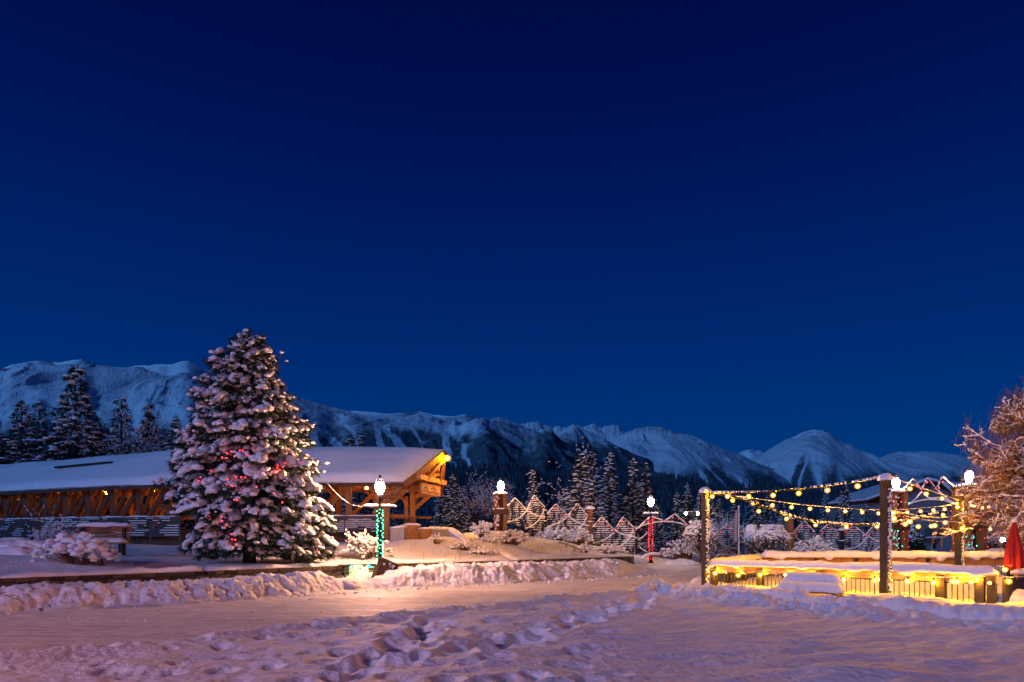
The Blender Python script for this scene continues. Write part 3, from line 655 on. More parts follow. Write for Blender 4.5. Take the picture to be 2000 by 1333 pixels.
def prow(c_, s): return D0 * (1.3 * (1 - abs(c_ - W / 2) / (W / 2)) * max(0, 1 - s / 1.2))
# roof deck
def sheet(name, z0, z1, cs, m, noise=0, smooth=False, ovh=0):
    V_ = []; n = len(cs)
    for si, s in enumerate(ST):
        for layer in (0, 1):
            for j, c_ in enumerate(cs):
                e = 1.0
                if layer and noise: e = S(np.array(min(c_ + .0, W - c_) / .22 + .35)) * S(np.array(s / .5 + .45))
                p = BP(s, c_, roofz(c_)) + prow(c_, s)
                zz = (z0 if layer == 0 else z0 + (z1 - z0) * float(e))
                if layer and noise: zz += noise * float(e) * float(fbm(s * .35, c_ * .6, 4, 77)) + .03 * float(fbm(s * 1.3 + c_ * .3, c_ * 1.8, 3, 78))
                if layer and noise and abs(c_ - W / 2) < .8: zz -= .12 * (1 - abs(c_ - W / 2) / .8)
                if layer and noise and j in (0, n - 1): p = p + Vector((0, 0, .05 * float(fbm(s * 1.1, 3.3, 3, 79))))
                V_.append(Vector((p.x, p.y, p.z + zz)) - bo)
    Fc = []; k = 2 * n
    for i in range(len(ST) - 1):
        for j in range(n - 1):
            a = i * k + j; Fc.append((a, a + k, a + k + 1, a + 1)); a = i * k + n + j; Fc.append((a, a + 1, a + k + 1, a + k))
        a = i * k; Fc.append((a, a + n, a + n + k, a + k)); a = i * k + n - 1; Fc.append((a, a + k, a + n + k, a + n))
    for i in (0, len(ST) - 1):
        for j in range(n - 1):
            a = i * k + j; Fc.append((a, a + 1, a + n + 1, a + n))
    return link_mesh(name, [v[:] for v in V_], Fc, m, bridge, smooth)
sheet('roof', -.14, 0.0, [0, W / 4, W / 2, W * .75, W], M['cedar'])
sheet('roof_snow', .004, .36, list(np.concatenate([[-.06, -.02], np.linspace(.06, W - .06, 40), [W + .02, W + .06]])), M['snow'], .09, True)
# dark slit where the ridge vent shows, left
p0 = P(128, 914, 0) ; 
b = MB(bo)
for a_, b2 in ((20.6, 26.2),):
    b.beam(BP(a_, 1.9, roofz(1.9) + .36), BP(b2, 1.75, roofz(1.75) + .37), .5, .12)
b.build('roof_hatch', M['metal'], bridge)
# eave fascia and bargeboards
b = MB(bo)
for i in range(len(ST) - 1): b.beam(BP(ST[i], -.02, EZ - .12), BP(ST[i + 1], -.02, EZ - .12), .06, .26)
b.build('fascia', M['timber_dark'], bridge)
RT = BP(0, W / 2, RZ_) + D0 * 1.3; NT = BP(0, 0, EZ); FT = BP(0, W, EZ)
b = MB(bo); b.beam(NT - Vector((0, 0, .16)) + D0 * .05, RT - Vector((0, 0, .18)) + D0 * .05, .07, .36); b.build('bargeboard', M['timber'], bridge)
b = MB(bo); b.beam(FT - Vector((0, 0, .16)) + D0 * .05, RT - Vector((0, 0, .18)) + D0 * .05, .07, .36); b.build('bargeboard', M['timber'], bridge)
# trusses
DZ = 2.0
k = 0; PS = list(np.arange(3.4, 54, 2.25))
for row, c_ in (('near', .85), ('far', W - .85)):
    for i, s in enumerate(PS):
        if row == 'far' and s > 50: continue
        b = MB(bo); b.beam(BP(s, c_, DZ), BP(s, c_, EZ + .35), .3, .28); b.build('post', M['timber_shade' if row == 'near' and s > 8 else 'timber'], bridge)  # near row away from the gable gets the shade-darkened copy
        if i + 1 < len(PS):
            s2 = PS[i + 1]
            sg = (s, s2) if s2 < 12 else (s2, s)
            b = MB(bo); b.beam(BP(sg[0] if s2 < 12 else s, c_ + .02, EZ - .1), BP(sg[1] if s2 < 12 else s2, c_ + .02, DZ + .2), .22, .24) if True else None
            if s2 >= 12:
                mid = (s + s2) / 2; b.beam(BP(mid, c_, EZ - .1), BP(s2 + .35, c_ + .1, DZ + .1), .16, .18)
            b.build('brace', M['timber_shade' if row == 'near' and s > 8 else 'timber'], bridge)
            b = MB(bo); dd = .75
            b.beam(BP(s + .05, c_, EZ - .75), BP(s + dd, c_, EZ - .02), .13, .14); b.beam(BP(s2 - .05, c_, EZ - .75), BP(s2 - dd, c_, EZ - .02), .13, .14); b.build('knee_brace', M['timber'], bridge)
for nm, c_, z_, w_, h_ in (('top_chord', .85, EZ + .08, .3, .3), ('top_chord', W - .85, EZ + .08, .3, .3), ('bottom_chord', .85, DZ - .1, .3, .5), ('bottom_chord', W - .85, DZ - .1, .3, .5), ('guard_rail', 1.2, DZ + .95, .12, .14), ('guard_rail', W - 1.2, DZ + .95, .12, .14)):
    b = MB(bo)
    SS = [x for x in np.arange(.2, 54, 1.2)]
    for i in range(len(SS) - 1): b.beam(BP(SS[i], c_, z_), BP(SS[i + 1], c_, z_), w_, h_)
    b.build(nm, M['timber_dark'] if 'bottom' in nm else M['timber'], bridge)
b = MB(bo)
SS = list(np.arange(-.3, 54, 1.2))
for i in range(len(SS) - 1): b.beam(BP(SS[i], W / 2, DZ - .06), BP(SS[i + 1], W / 2, DZ - .06), W - 1.9, .14)
b.build('deck', M['timber_dark'], bridge)
for i, s in enumerate(np.arange(.5, 52, 1.2)):
    b = MB(bo); zz = -.26
    for c0, c1 in ((.15, W / 2), (W - .15, W / 2)):
        b.beam(BP(s, c0, roofz(c0) + zz), BP(s, c1, RZ_ + zz), .12, .2)
    b.build('rafter', M['cedar'], bridge)
    if i % 2 == 1:
        b = MB(bo); b.beam(BP(s, .7, EZ + .1), BP(s, W - .7, EZ + .1), .2, .24); b.beam(BP(s, W / 2, EZ + .2), BP(s, W / 2, RZ_ - .3), .16, .16)
        b.beam(BP(s, W / 2, EZ + .35), BP(s, W / 2 - 1.3, EZ + 1.0), .12, .14); b.beam(BP(s, W / 2, EZ + .35), BP(s, W / 2 + 1.3, EZ + 1.0), .12, .14); b.build('tie_beam', M['timber'], bridge)
# gable end: tie, king post, curved struts, brackets
E = D0 * .55
b = MB(bo); b.beam(BP(0, .75, 5.12) + E, BP(0, W - .9, 5.12) + E, .26, .28); b.beam(BP(0, 1.35, 5.6) + E * .6, BP(0, W - 1.3, 5.6) + E * .6, .2, .2); b.build('tie_beam', M['cedar'], bridge)
b = MB(bo); b.beam(BP(0, W / 2, 5.2) + E, BP(0, W / 2, 6.6) + E, .22, .22); b.build('king_post', M['cedar'], bridge)
b = MB(bo)
for sg in (-1, 1):
    b.tube([BP(0, W / 2 + sg * x, z) + E for x, z in ((.1, 5.35), (.6, 5.55), (1.05, 5.9), (1.3, 6.2))], .1, 6)
b.build('strut', M['cedar'], bridge)
b = MB(bo); b.beam(BP(0, 1.9, 5.0) + E, RT - Vector((0, 0, .5)), .16, .18); b.beam(BP(0, W - 1.9, 5.0) + E, RT - Vector((0, 0, .5)), .16, .18); b.build('prow_brace', M['cedar'], bridge)
for c_ in (.85, W - .85):
    q0 = BP(1.55, c_, 0)
    b = MB(bo); b.beam(q0 + Vector((.25, 0, 1.5)), q0 + Vector((.25, 0, 5.0)), .30, .34); b.beam(q0 + Vector((-.15, 0, 1.5)), q0 + Vector((-.15, 0, 4.3)), .22, .28); b.build('post', M['cedar'], bridge)
    b = MB(bo); b.beam(q0 + Vector((.3, 0, 3.45)), q0 + D0 * 1.35 + Vector((0, 0, 4.3)), .18, .2); b.beam(q0 + Vector((0, 0, 3.6)), q0 - D0 * .9 + Vector((0, 0, 4.8)), .18, .2); b.beam(q0 + Vector((.3, 0, 3.9)), q0 + D0 * 1.0 + Vector((0, 0, 4.9)), .16, .2); b.tube([q0 + D0 * .2 + Vector((0, 0, 4.3)), q0 + D0 * 1.65 + Vector((0, 0, 4.34))], .11, 8); b.build('bracket', M['cedar'], bridge)
b = MB(bo); b.beam(BP(1.9, .5, 3.0), BP(-.1, .2, 4.75), .18, .2); b.tube([BP(1.1, -.1, 3.95), BP(.2, .1, 3.95)], .1, 8); b.build('bracket', M['timber'], bridge)
# roof board lining seen from below at the end
# sign hanging below the tie beam
tsg = thing('wooden_sign', BP(0, 1.0, 4.9) + D0 * .72, 'carved yellow wooden sign hanging under the gable of the covered bridge', 'sign')
cS = Vector((.235, .972, 0)); a = BP(0, .45, 4.46) + D0 * .80; b2 = BP(0, 3.6, 4.46) + D0 * .80
b = MB(tsg.location); b.beam(a, b2, .06, .50); b.build('board', M['cedar'], tsg)
b = MB(tsg.location)
for dz in (-.27, .27): b.beam(a + Vector((0, 0, dz)), b2 + Vector((0, 0, dz)), .1, .07)
for q in (a, b2): b.beam(q - Vector((0, 0, .3)), q + Vector((0, 0, .3)), .1, .08)
b.build('frame', M['timber'], tsg)
b = MB(tsg.location)
def carve(u0, z0_, u1, z1_, th_=.07):
    q = a.lerp(b2, u0) + D0 * .035; r_ = a.lerp(b2, u1) + D0 * .035; b.beam(q + Vector((0, 0, z0_)), r_ + Vector((0, 0, z1_)), .02, th_)
for i in range(9): carve(.1 + i * .09, -.12 + .04 * math.sin(i * 1.3), .19 + i * .09, -.12 + .04 * math.sin((i + 1) * 1.3), .06)
carve(.12, -.02, .22, .14); carve(.22, .14, .34, 0); carve(.5, .05, .62, .16); carve(.62, .16, .78, .02)
b.build('carving', M['timber_dark'], tsg)
b = MB(tsg.location)
for u in (.12, .88): q = a.lerp(b2, u); b.tube([q + Vector((0, 0, .26)), q + Vector((0, 0, .55))], .012, 5)
b.build('chain', M['metal'], tsg)
# floodlight under the peak
fl = RT - Vector((0, 0, .42)) + D0 * .16
t = thing('floodlight', fl, 'bright orange floodlight at the peak of the covered bridge gable', 'light fixture')
b = MB(fl); b.lathe(fl + Vector((0, 0, .02)), [(.06, .10), (.13, .06), (.13, 0)], 10); b.tube([fl + Vector((0, 0, .1)), fl + Vector((0, 0, .3)) - D0 * .1], .03, 6); b.build('housing', M['metal'], t)
fb = bulb_child(fl - Vector((0, 0, .08)), .085, M['flood'], t, 2); bulb_child((0, 0, 0), .22, M['halo_shell'], fb, 2, 'glass', (0, 0, 0))  # amber shell added round the flood bulb as its halo
# lamps inside the bridge
for i, s in enumerate([3.2, 8.0, 13.5, 18.5, 23.0, 27.5, 33.5, 40, 47]):
    q = BP(s, W / 2, EZ + .02 + .0); t = thing('bridge_lamp', q, ('first', 'second', 'third', 'fourth', 'fifth', 'sixth', 'seventh', 'eighth', 'ninth')[i] + ' warm ceiling lamp from the gable end inside the covered bridge', 'ceiling lamp', 'lamps inside the covered bridge')
    b = MB(q); b.lathe(q, [(.05, .02), (.14, -.02), (.16, -.06)], 10); b.build('shade', M['metal'], t)
    bulb_child(q - Vector((0, 0, .12)), .10 if s < 25 else .085, M['inner'] if s < 25 else M['innery'], t, 1)

# slatted railing in front of the bridge
def slat_rail(s0, s1, off, z0, z1, label, seed, nsl=8):
    q0 = BP(s0, off, z0); t = thing('slatted_railing', q0, label, 'railing', 'slatted railings along the covered bridge'); o = q0
    fr = MB(o); sl = MB(o); sn = MB(o); rs = np.random.RandomState(seed)
    ss = list(np.arange(s0, s1, 1.95))
    for s in ss:
        p = MB(o); p.beam(BP(s, off, z0 - .25), BP(s, off, z1 + .06), .09, .09); p.build('post', M['slat'], t)
    fine = np.arange(s0, s1 - .01, .16)
    for r in range(nsl):
        z = z0 + (z1 - z0) * (r + .5) / nsl
        for i in range(len(ss) - 1): sl.beam(BP(ss[i], off, z), BP(ss[i + 1], off, z), .035, (z1 - z0) / nsl * .6)
        for s in fine:
            if float(fbm(s * .9, z * 2.0, 3, seed)) > .0 + .25 * (z - z0) / (z1 - z0) - .1:
                a_ = BP(s, off - .02, z + (z1 - z0) / nsl * .36); b_ = BP(min(s + .17, s1), off - .02, z + (z1 - z0) / nsl * .36); sn.beam(a_, b_, .05, (z1 - z0) / nsl * .26)
    for i in range(len(ss) - 1): fr.beam(BP(ss[i], off, z1 + .03), BP(ss[i + 1], off, z1 + .03), .12, .06); snow_strip(sn, BP(ss[i], off, z1 + .06), BP(ss[i + 1], off, z1 + .06), .14, .07, .15, i, .6)
    fr.build('top_rail', M['slat'], t); sl.build('slats', M['slat'], t); sn.build('snow_cover', M['snow_fine'], t); return t
slat_rail(1.2, 12.6, -.35, 1.95, 2.82, 'dark slatted railing panels with patchy snow, right part between spruce and lamp post', 4)
slat_rail(12.8, 50, -.35, 1.72, 2.82, 'long dark slatted railing with patchy snow under the left part of the bridge', 9, 8)
b = MB((-20, 40, 1)) ; tb = thing('bridge_abutment', (-20, 40, 1), 'dark foundation beams under the covered bridge', 'foundation')
for i in range(len(SS) - 1):
    if i % 1 == 0: b.beam(BP(SS[i], .6, 1.25), BP(SS[i + 1], .6, 1.25), .5, .8)
b.build('beam', M['timber_dark'], tb)

# low walls and posts at the bridge entrance
def simple(name, label, cat_, parts, group=None, loc=None):
    """parts: (name, material, MB-filling function, smooth)"""
    t = thing(name, loc, label, cat_, group)
    for nm, m_, fn, sm in parts:
        b_ = MB(loc); fn(b_); b_.build(nm, m_, t, sm)
    return t
g = lambda px, Y: Vector((*XY(px, Y), 0))
def lowwall(px0, Y0, px1, Y1, zb, zt, th_, m_, name, label, cat_, cap=.12):
    a = g(px0, Y0); b_ = g(px1, Y1); zc = (zb + zt) / 2; a.z = b_.z = zc
    def fn(q): q.beam(a, b_, th_, zt - zb)
    def fs(q): snow_strip(q, Vector((a.x, a.y, zt - .01)), Vector((b_.x, b_.y, zt - .01)), th_ + .1, cap, .1, px0, .5)
    return simple(name, label, cat_, [('body', m_, fn, False), ('snow_cap', M['snow'], fs, True)], loc=(a.x, a.y, zb))
lowwall(762, 36.2, 783, 36.4, 1.4, 2.22, .35, M['concrete'], 'concrete_block', 'pale concrete block with snow at the end of the slatted railing', 'wall')
lowwall(783, 36.2, 789, 37.2, 1.3, 2.25, .3, M['concrete'], 'concrete_post', 'short grey concrete pier beside the slatted wooden wall', 'pier')
lowwall(820, 37.2, 838, 37.6, 1.3, 2.18, .4, M['cedar'], 'concrete_pier', 'smooth pier coloured as if lit yellow, right of the slatted wooden wall', 'pier')  # cedar colour on the concrete stands in for yellow lamplight
lowwall(838, 37.8, 884, 40.5, 1.4, 2.15, .35, M['concrete'], 'entrance_wall', 'low snow topped wall running right from the bridge entrance', 'wall', .16)
a = g(789, 37.0); c = g(820, 37.4)
def fn(q):
    for i in range(7): q.beam(a + Vector((0, 0, 1.5 + i * .13)), c + Vector((0, 0, 1.5 + i * .13)), .09, .10)
def fn2(q):
    for u in (0.02, .33, .66, .98): p = a.lerp(c, u) + Vector((0, .08, 0)); q.beam(p + Vector((0, 0, 1.3)), p + Vector((0, 0, 2.45)), .12, .12)
simple('slatted_wall', 'orange lit wall of stacked boards below the bridge gable', 'wall', [('boards', M['cedar'], fn, False), ('posts', M['timber'], fn2, False),
       ('snow_cap', M['snow'], lambda q: snow_strip(q, a + Vector((0, 0, 2.37)), c + Vector((0, 0, 2.37)), .3, .12, .1, 3), True)], loc=(a.x, a.y, 1.5))

# ------------------------------------------------------------------ patio: posts, fence, string lights
LP_ = (6.1, 21.55); RP_ = (9.55, 17.45); BPz = (18.35, 28.0)
def patio_post(x, y, z0, h, label, wd=.17, snow=.24, lean=0):
    t = thing('patio_post', (x, y, z0), label, 'post', 'tall posts carrying the string lights'); o = Vector((x, y, z0))
    b = MB(o); b.box((x, y, z0 + h / 2), (wd, wd, h), rz=.5); b.build('shaft', M['post'], t)
    s_ = MB(o)
    for i in range(170):   # rime clinging to the garland on the shaded side
        z = z0 + h * rnd.uniform(.02, .93); a_ = rnd.uniform(-.9, .35) ; r_ = wd * .62
        s_.blob((x + r_ * math.sin(a_ + .9), y - r_ * math.cos(a_ + .9), z), (rnd.uniform(.015, .045), rnd.uniform(.015, .04), rnd.uniform(.012, .035)), i, 1, .4, 1)
    s_.build('snow_patches', M['snow_fine'], t, True)
    s_ = MB(o); s_.blob((x, y, z0 + h), (snow * .8, snow * .72, snow * .75), 3, 3, .12, .15); s_.build('snow_cap', M['snow'], t, True)
    return t
patio_post(*LP_, .1, 3.02, 'left front patio post with rounded snow cap at the corner of the wooden fence')
patio_post(*RP_, .05, 3.12, 'nearest thick dark patio post with snow cap standing before the fence', .19)
patio_post(*BPz, .1, 3.3, 'far patio post crusted with snow in front of the brown pillar', .24, .2)
def fence_line(p0, p1, posts, zt, label, group, seed, near=True, cap=.2, capw=.44, gap=.115, rail_h=.17, pick=True):
    a = Vector((*p0, 0)); b_ = Vector((*p1, 0)); L = (b_ - a).length; d = (b_ - a) / L; zb = .1
    t = thing('patio_fence', a, label, 'fence', group)
    b = MB(a); b.beam(a + Vector((0, 0, zt - rail_h / 2)), b_ + Vector((0, 0, zt - rail_h / 2)), .07, rail_h); b.beam(a + Vector((0, 0, zt + .015)), b_ + Vector((0, 0, zt + .015)), .2, .035); b.build('top_rail', M['cedar'], t)
    s_ = MB(a); snow_strip(s_, a + Vector((0, 0, zt + .03)), b_ + Vector((0, 0, zt + .03)), capw, cap, .07, seed, .3, .7)
    if near:
        for i in range(9):
            q = a.lerp(b_, rnd.random()) - Vector((-d.y, d.x, 0)) * 0; q = q + Vector((d.y, -d.x, 0)) * .08; s_.blob((q.x, q.y, zt - rail_h - .0), (.07, .05, .06), i, 1, .4, .9)
    s_.build('snow_cap', M['snow'], t, True)
    for u in posts:
        q = a.lerp(b_, u); b = MB(a); b.box((q.x, q.y, zt / 2), (.17, .17, zt), rz=math.atan2(d.y, d.x)); b.build('post', M['post'], t)
    if pick:
        us = [0] + list(posts) + [1]
        for u0, u1 in zip(us[:-1], us[1:]):
            if u1 - u0 < .01: continue
            b = MB(a); n = int((u1 - u0) * L / gap)
            for i in range(1, n): q = a.lerp(b_, u0 + (u1 - u0) * i / n); b.box((q.x, q.y, zb + (zt - rail_h - zb) / 2), (.018, .018, zt - rail_h - zb))
            q0 = a.lerp(b_, u0); q1 = a.lerp(b_, u1)
            for z in (zt - rail_h - .03, zb + .02): b.beam(q0 + Vector((0, 0, z)), q1 + Vector((0, 0, z)), .03, .03)
            b.build('railing_infill', M['metal'], t)
    return t
FA = (6.3, 21.5); FC = (11.35, 15.95)
Ln = math.hypot(FC[0] - FA[0], FC[1] - FA[1])
def uof(px): Y = ray_line(px, FA, FC); return (FA[1] - Y) / (FA[1] - FC[1])
fence_line(FA, FC, [.01, uof(1485), uof(1602), uof(1838), uof(1915), .985], .80, 'front patio fence of black bars with a deep snow pillow on its wooden rail', None, 5)
FB = (13.0, 17.3)
fence_line(FA, (10.2, 28.3), [.3, .65, .98], .80, 'side fence of the patio going back from the left post', None, 8, False, .2, .4)
fence_line((10.4, 28.4), (21.5, 28.4), [.2, .35, .62, .93], .84, 'back patio fence with orange lit boards under thick yellow lit snow', None, 12, False, .26, .5, rail_h=.30)
fence_line((20.5, 27.9), (15.6, 19.6), [.3, .6, .98], .80, 'side fence at the far right of the patio', None, 15, False, .16, .36)
# solid gate and dark panels right of the fence end
ga = Vector((11.45, 15.9, 0)); gb = Vector((12.1, 16.4, 0)); gc = Vector((14.2, 18.3, 0))
t = thing('patio_screen', ga, 'dark solid board screen at the right end of the patio fence', 'fence')
b = MB(ga)
for i in range(9): q = gb.lerp(gc, i / 9); q2 = gb.lerp(gc, (i + .93) / 9); b.beam(q + Vector((0, 0, .4)), q2 + Vector((0, 0, .4)), .05, .62)
for i in range(3): q = ga.lerp(gb, i / 3); q2 = ga.lerp(gb, (i + .93) / 3); b.beam(q + Vector((0, 0, .4)), q2 + Vector((0, 0, .4)), .05, .72)
b.build('boards', M['post'], t)
b = MB(ga); b.beam(gb + Vector((0, 0, .78)), gc + Vector((0, 0, .78)), .09, .14); b.build('top_rail', M['cedar'], t)
s_ = MB(ga); snow_strip(s_, gb + Vector((0, 0, .84)), gc + Vector((0, 0, .84)), .3, .09, .08, 31, .5, .8); s_.build('snow_cap', M['snow'], t, True)
# the snowed-in bench in front of the fence
bc = Vector((*XY(1582, 17.6), 0)); bd = Vector((FC[0] - FA[0], FC[1] - FA[1], 0)).normalized(); bd = (bd + Vector((.55, 0, 0))).normalized(); bn = Vector((bd.y, -bd.x, 0))
t = thing('park_bench', bc, 'bench buried under a thick slab of snow in front of the patio fence', 'bench')
b = MB(bc); b.beam(bc - bd * .78 + Vector((0, 0, .30)), bc + bd * .78 + Vector((0, 0, .30)), .46, .05); b.build('seat', M['timber'], t)
b = MB(bc); b.beam(bc - bd * .72 - bn * .26 + Vector((0, 0, .52)), bc + bd * .72 - bn * .26 + Vector((0, 0, .52)), .05, .3); b.build('backrest', M['timber'], t)
for sg in (-.55, .55):
    b = MB(bc); b.box(bc + bd * sg + Vector((0, 0, .16)), (.12, .4, .3), rz=math.atan2(bd.y, bd.x)); b.build('leg', M['metal'], t)
s_ = MB(bc); snow_strip(s_, bc - bd * .82 + bn * .02 + Vector((0, 0, .32)), bc + bd * .82 + bn * .02 + Vector((0, 0, .32)), .62, .24, .08, 9, .12, .4)
snow_strip(s_, bc - bd * .70 - bn * .24 + Vector((0, 0, .50)), bc + bd * .74 - bn * .24 + Vector((0, 0, .50)), .42, .27, .08, 4, .25, .3); s_.build('snow_cap', M['snow'], t, True)

# string lights. plan lines give each bulb its depth along its own cable
ztopL = 3.02
def strand(px_pts, a, b_, bulbs, label, snow=.03, cable=.012, k=0, extend=None, group='warm string lights over the patio'):
    pts = []
    for (px, py) in px_pts: Y = ray_line(px, a, b_); pts.append(P(px, py, Y))
    fine = []
    for i in range(len(pts) - 1):
        for j in range(6): fine.append(pts[i].lerp(pts[i + 1], j / 6))
    fine.append(pts[-1]); bl = []
    for (px, py) in bulbs: Y = ray_line(px, a, b_); bl.append(P(px, py, Y))
    t = light_string('string_light', fine, bl, M['bulb'], .022, label, 'string lights', group, cable, snow, k=k)
    o = fine[0]; s_ = MB(o)
    for q in bl:
        near_ = min(fine, key=lambda f_: (Vector((f_.x, f_.y)) - Vector((q.x, q.y))).length)
        zt = near_.z
        if zt - q.z > .05: s_.tube([Vector((q.x, q.y, q.z + .04)), Vector((q.x, q.y, zt))], .008, 4)
        s_.tube([Vector((q.x, q.y, q.z + .04)), Vector((q.x, q.y, q.z + .11))], .022, 6)
    s_.build('socket', M['cable'], t); return t
strand([(1385, 962), (1440, 962), (1500, 960), (1560, 955), (1610, 950), (1660, 943), (1700, 937), (1728, 929)], LP_, RP_,
       [(1391, 970), (1421, 970), (1462.5, 970), (1510, 968), (1560, 964), (1616, 958), (1675, 950)], 'topmost snowy light string between the two front patio posts', .055, .03, 1)
strand([(1385, 962), (1420, 967), (1470, 974), (1510, 979), (1560, 986), (1617, 991), (1684, 996), (1745, 997), (1800, 993), (1850, 988), (1872, 982)], LP_, BPz,
       [(1431, 978), (1471, 983.5), (1508.6, 987.5), (1546, 991), (1582, 994), (1617, 997), (1651, 999), (1684, 1001), (1716, 1003), (1772, 1001), (1798, 999), (1823, 997), (1845, 995), (1870, 991)],
       'long light string from the left post across the patio to the far post', .028, .01, 2)
strand([(1385, 964), (1435, 971), (1475, 983), (1520, 1001), (1560, 1013), (1600, 1021), (1660, 1026), (1713, 1025), (1745, 1021), (1790, 1013), (1830, 1003)], LP_, (17.3, 26.8),
       [(1482, 999), (1536, 1014), (1593, 1026), (1653, 1030), (1713, 1029), (1773, 1018)], 'lowest thick snow covered light string sagging across the patio', .085, .04, 3)
strand([(1737, 928), (1760, 940), (1790, 951), (1820, 960), (1850, 970), (1872, 978)], RP_, BPz, [(1777, 955), (1809, 965), (1840, 974), (1869, 984)], 'short light string dropping from the nearest post to the far post', .03, .012, 4)
strand([(1742, 998), (1770, 1004), (1800, 1009), (1835, 1012), (1862, 1010), (1874, 1004)], RP_, BPz, [(1746, 1013), (1768, 1024), (1793.5, 1029), (1819, 1028), (1842, 1006), (1876, 1008)], 'middle light string between the nearest post and the far post', .028, .012, 5)
strand([(1742, 1000), (1780, 1012), (1830, 1019), (1865, 1020), (1880, 1022)], RP_, (17.6, 25.5), [(1745, 1002), (1777, 1019), (1826, 1027), (1846, 1021), (1879, 1032)], 'lower light string looping behind the nearest post', .026, .01, 6)
strand([(1872, 978), (1900, 982), (1935, 985), (1970, 985), (2010, 982)], BPz, (24, 22), [(1898, 988), (1904, 989), (1919, 992), (1931.5, 991), (1969, 991.6)], 'light string running right from the far post to the snowy tree', .02, .01, 7)
strand([(1878, 1010), (1905, 1022), (1934, 1028), (1965, 1028), (1990, 1024), (2020, 1014)], BPz, (22, 21), [(1934, 1034), (1990, 1030)], 'sagging light string right of the far post with two bulbs', .02, .01, 8)
strand([(1383, 1112), (1440, 1115), (1500, 1117), (1560, 1119), (1620, 1122), (1680, 1124), (1735, 1127), (1800, 1128), (1870, 1128), (1925, 1126)], (6.25, 21.3), (11.25, 15.8),
       [(1397, 1120), (1442, 1124), (1485, 1123), (1538, 1127), (1588, 1128), (1648, 1132), (1708, 1134), (1773, 1136), (1823.5, 1138.5), (1869, 1137), (1907, 1132.5)], 'light string hung along the front rail of the patio fence', .02, .008, 9)
strand([(1940, 1122), (1970, 1128), (2010, 1126)], (12.0, 16.2), (14.2, 18.1), [(1970, 1136)], 'single bulb string on the dark board screen', .02, .008, 10)
strand([(1945, 1106), (1963, 1106), (1980, 1104)], (15.2, 19.7), (17, 21), [(1963, 1113)], 'single bulb on a short string beside the red umbrella', .015, .008, 11)

# closed red umbrella
uc = Vector((*XY(1981, 18.6), 0)); t = thing('patio_umbrella', (uc.x, uc.y, .05), 'closed red patio umbrella with hanging pleated canvas', 'umbrella'); o = Vector((uc.x, uc.y, .05))
b = MB(o); b.tube([uc + Vector((0, 0, .0)), uc + Vector((0, 0, 2.12))], .025, 8); b.build('pole', M['metal'], t)
b = MB(o); V_ = []; nseg = 48; zs = [2.12, 2.0, 1.8, 1.5, 1.2, .98, .86]; rs_ = [.03, .07, .10, .15, .19, .22, .205]
for z, r in zip(zs, rs_):
    for k_ in range(nseg):
        a_ = 6.283 * k_ / nseg; q = r * (1 + .28 * math.cos(a_ * 8 + z * .5) * min(1, (2.12 - z) * 2.2) + .06 * math.sin(a_ * 3 + z * 4)); V_.append((uc.x + q * math.cos(a_), uc.y + q * math.sin(a_), z + (.05 * math.cos(a_ * 8) if z < .9 else 0)))
Fc = [(i * nseg + k_, i * nseg + (k_ + 1) % nseg, (i + 1) * nseg + (k_ + 1) % nseg, (i + 1) * nseg + k_) for i in range(len(zs) - 1) for k_ in range(nseg)]
b.add(V_, Fc); b.build('canopy', M['redcloth'], t, True)
b = MB(o); b.blob(uc + Vector((0, 0, 2.13)), (.06, .06, .05), 1); b.build('snow_cap', M['snow'], t, True)

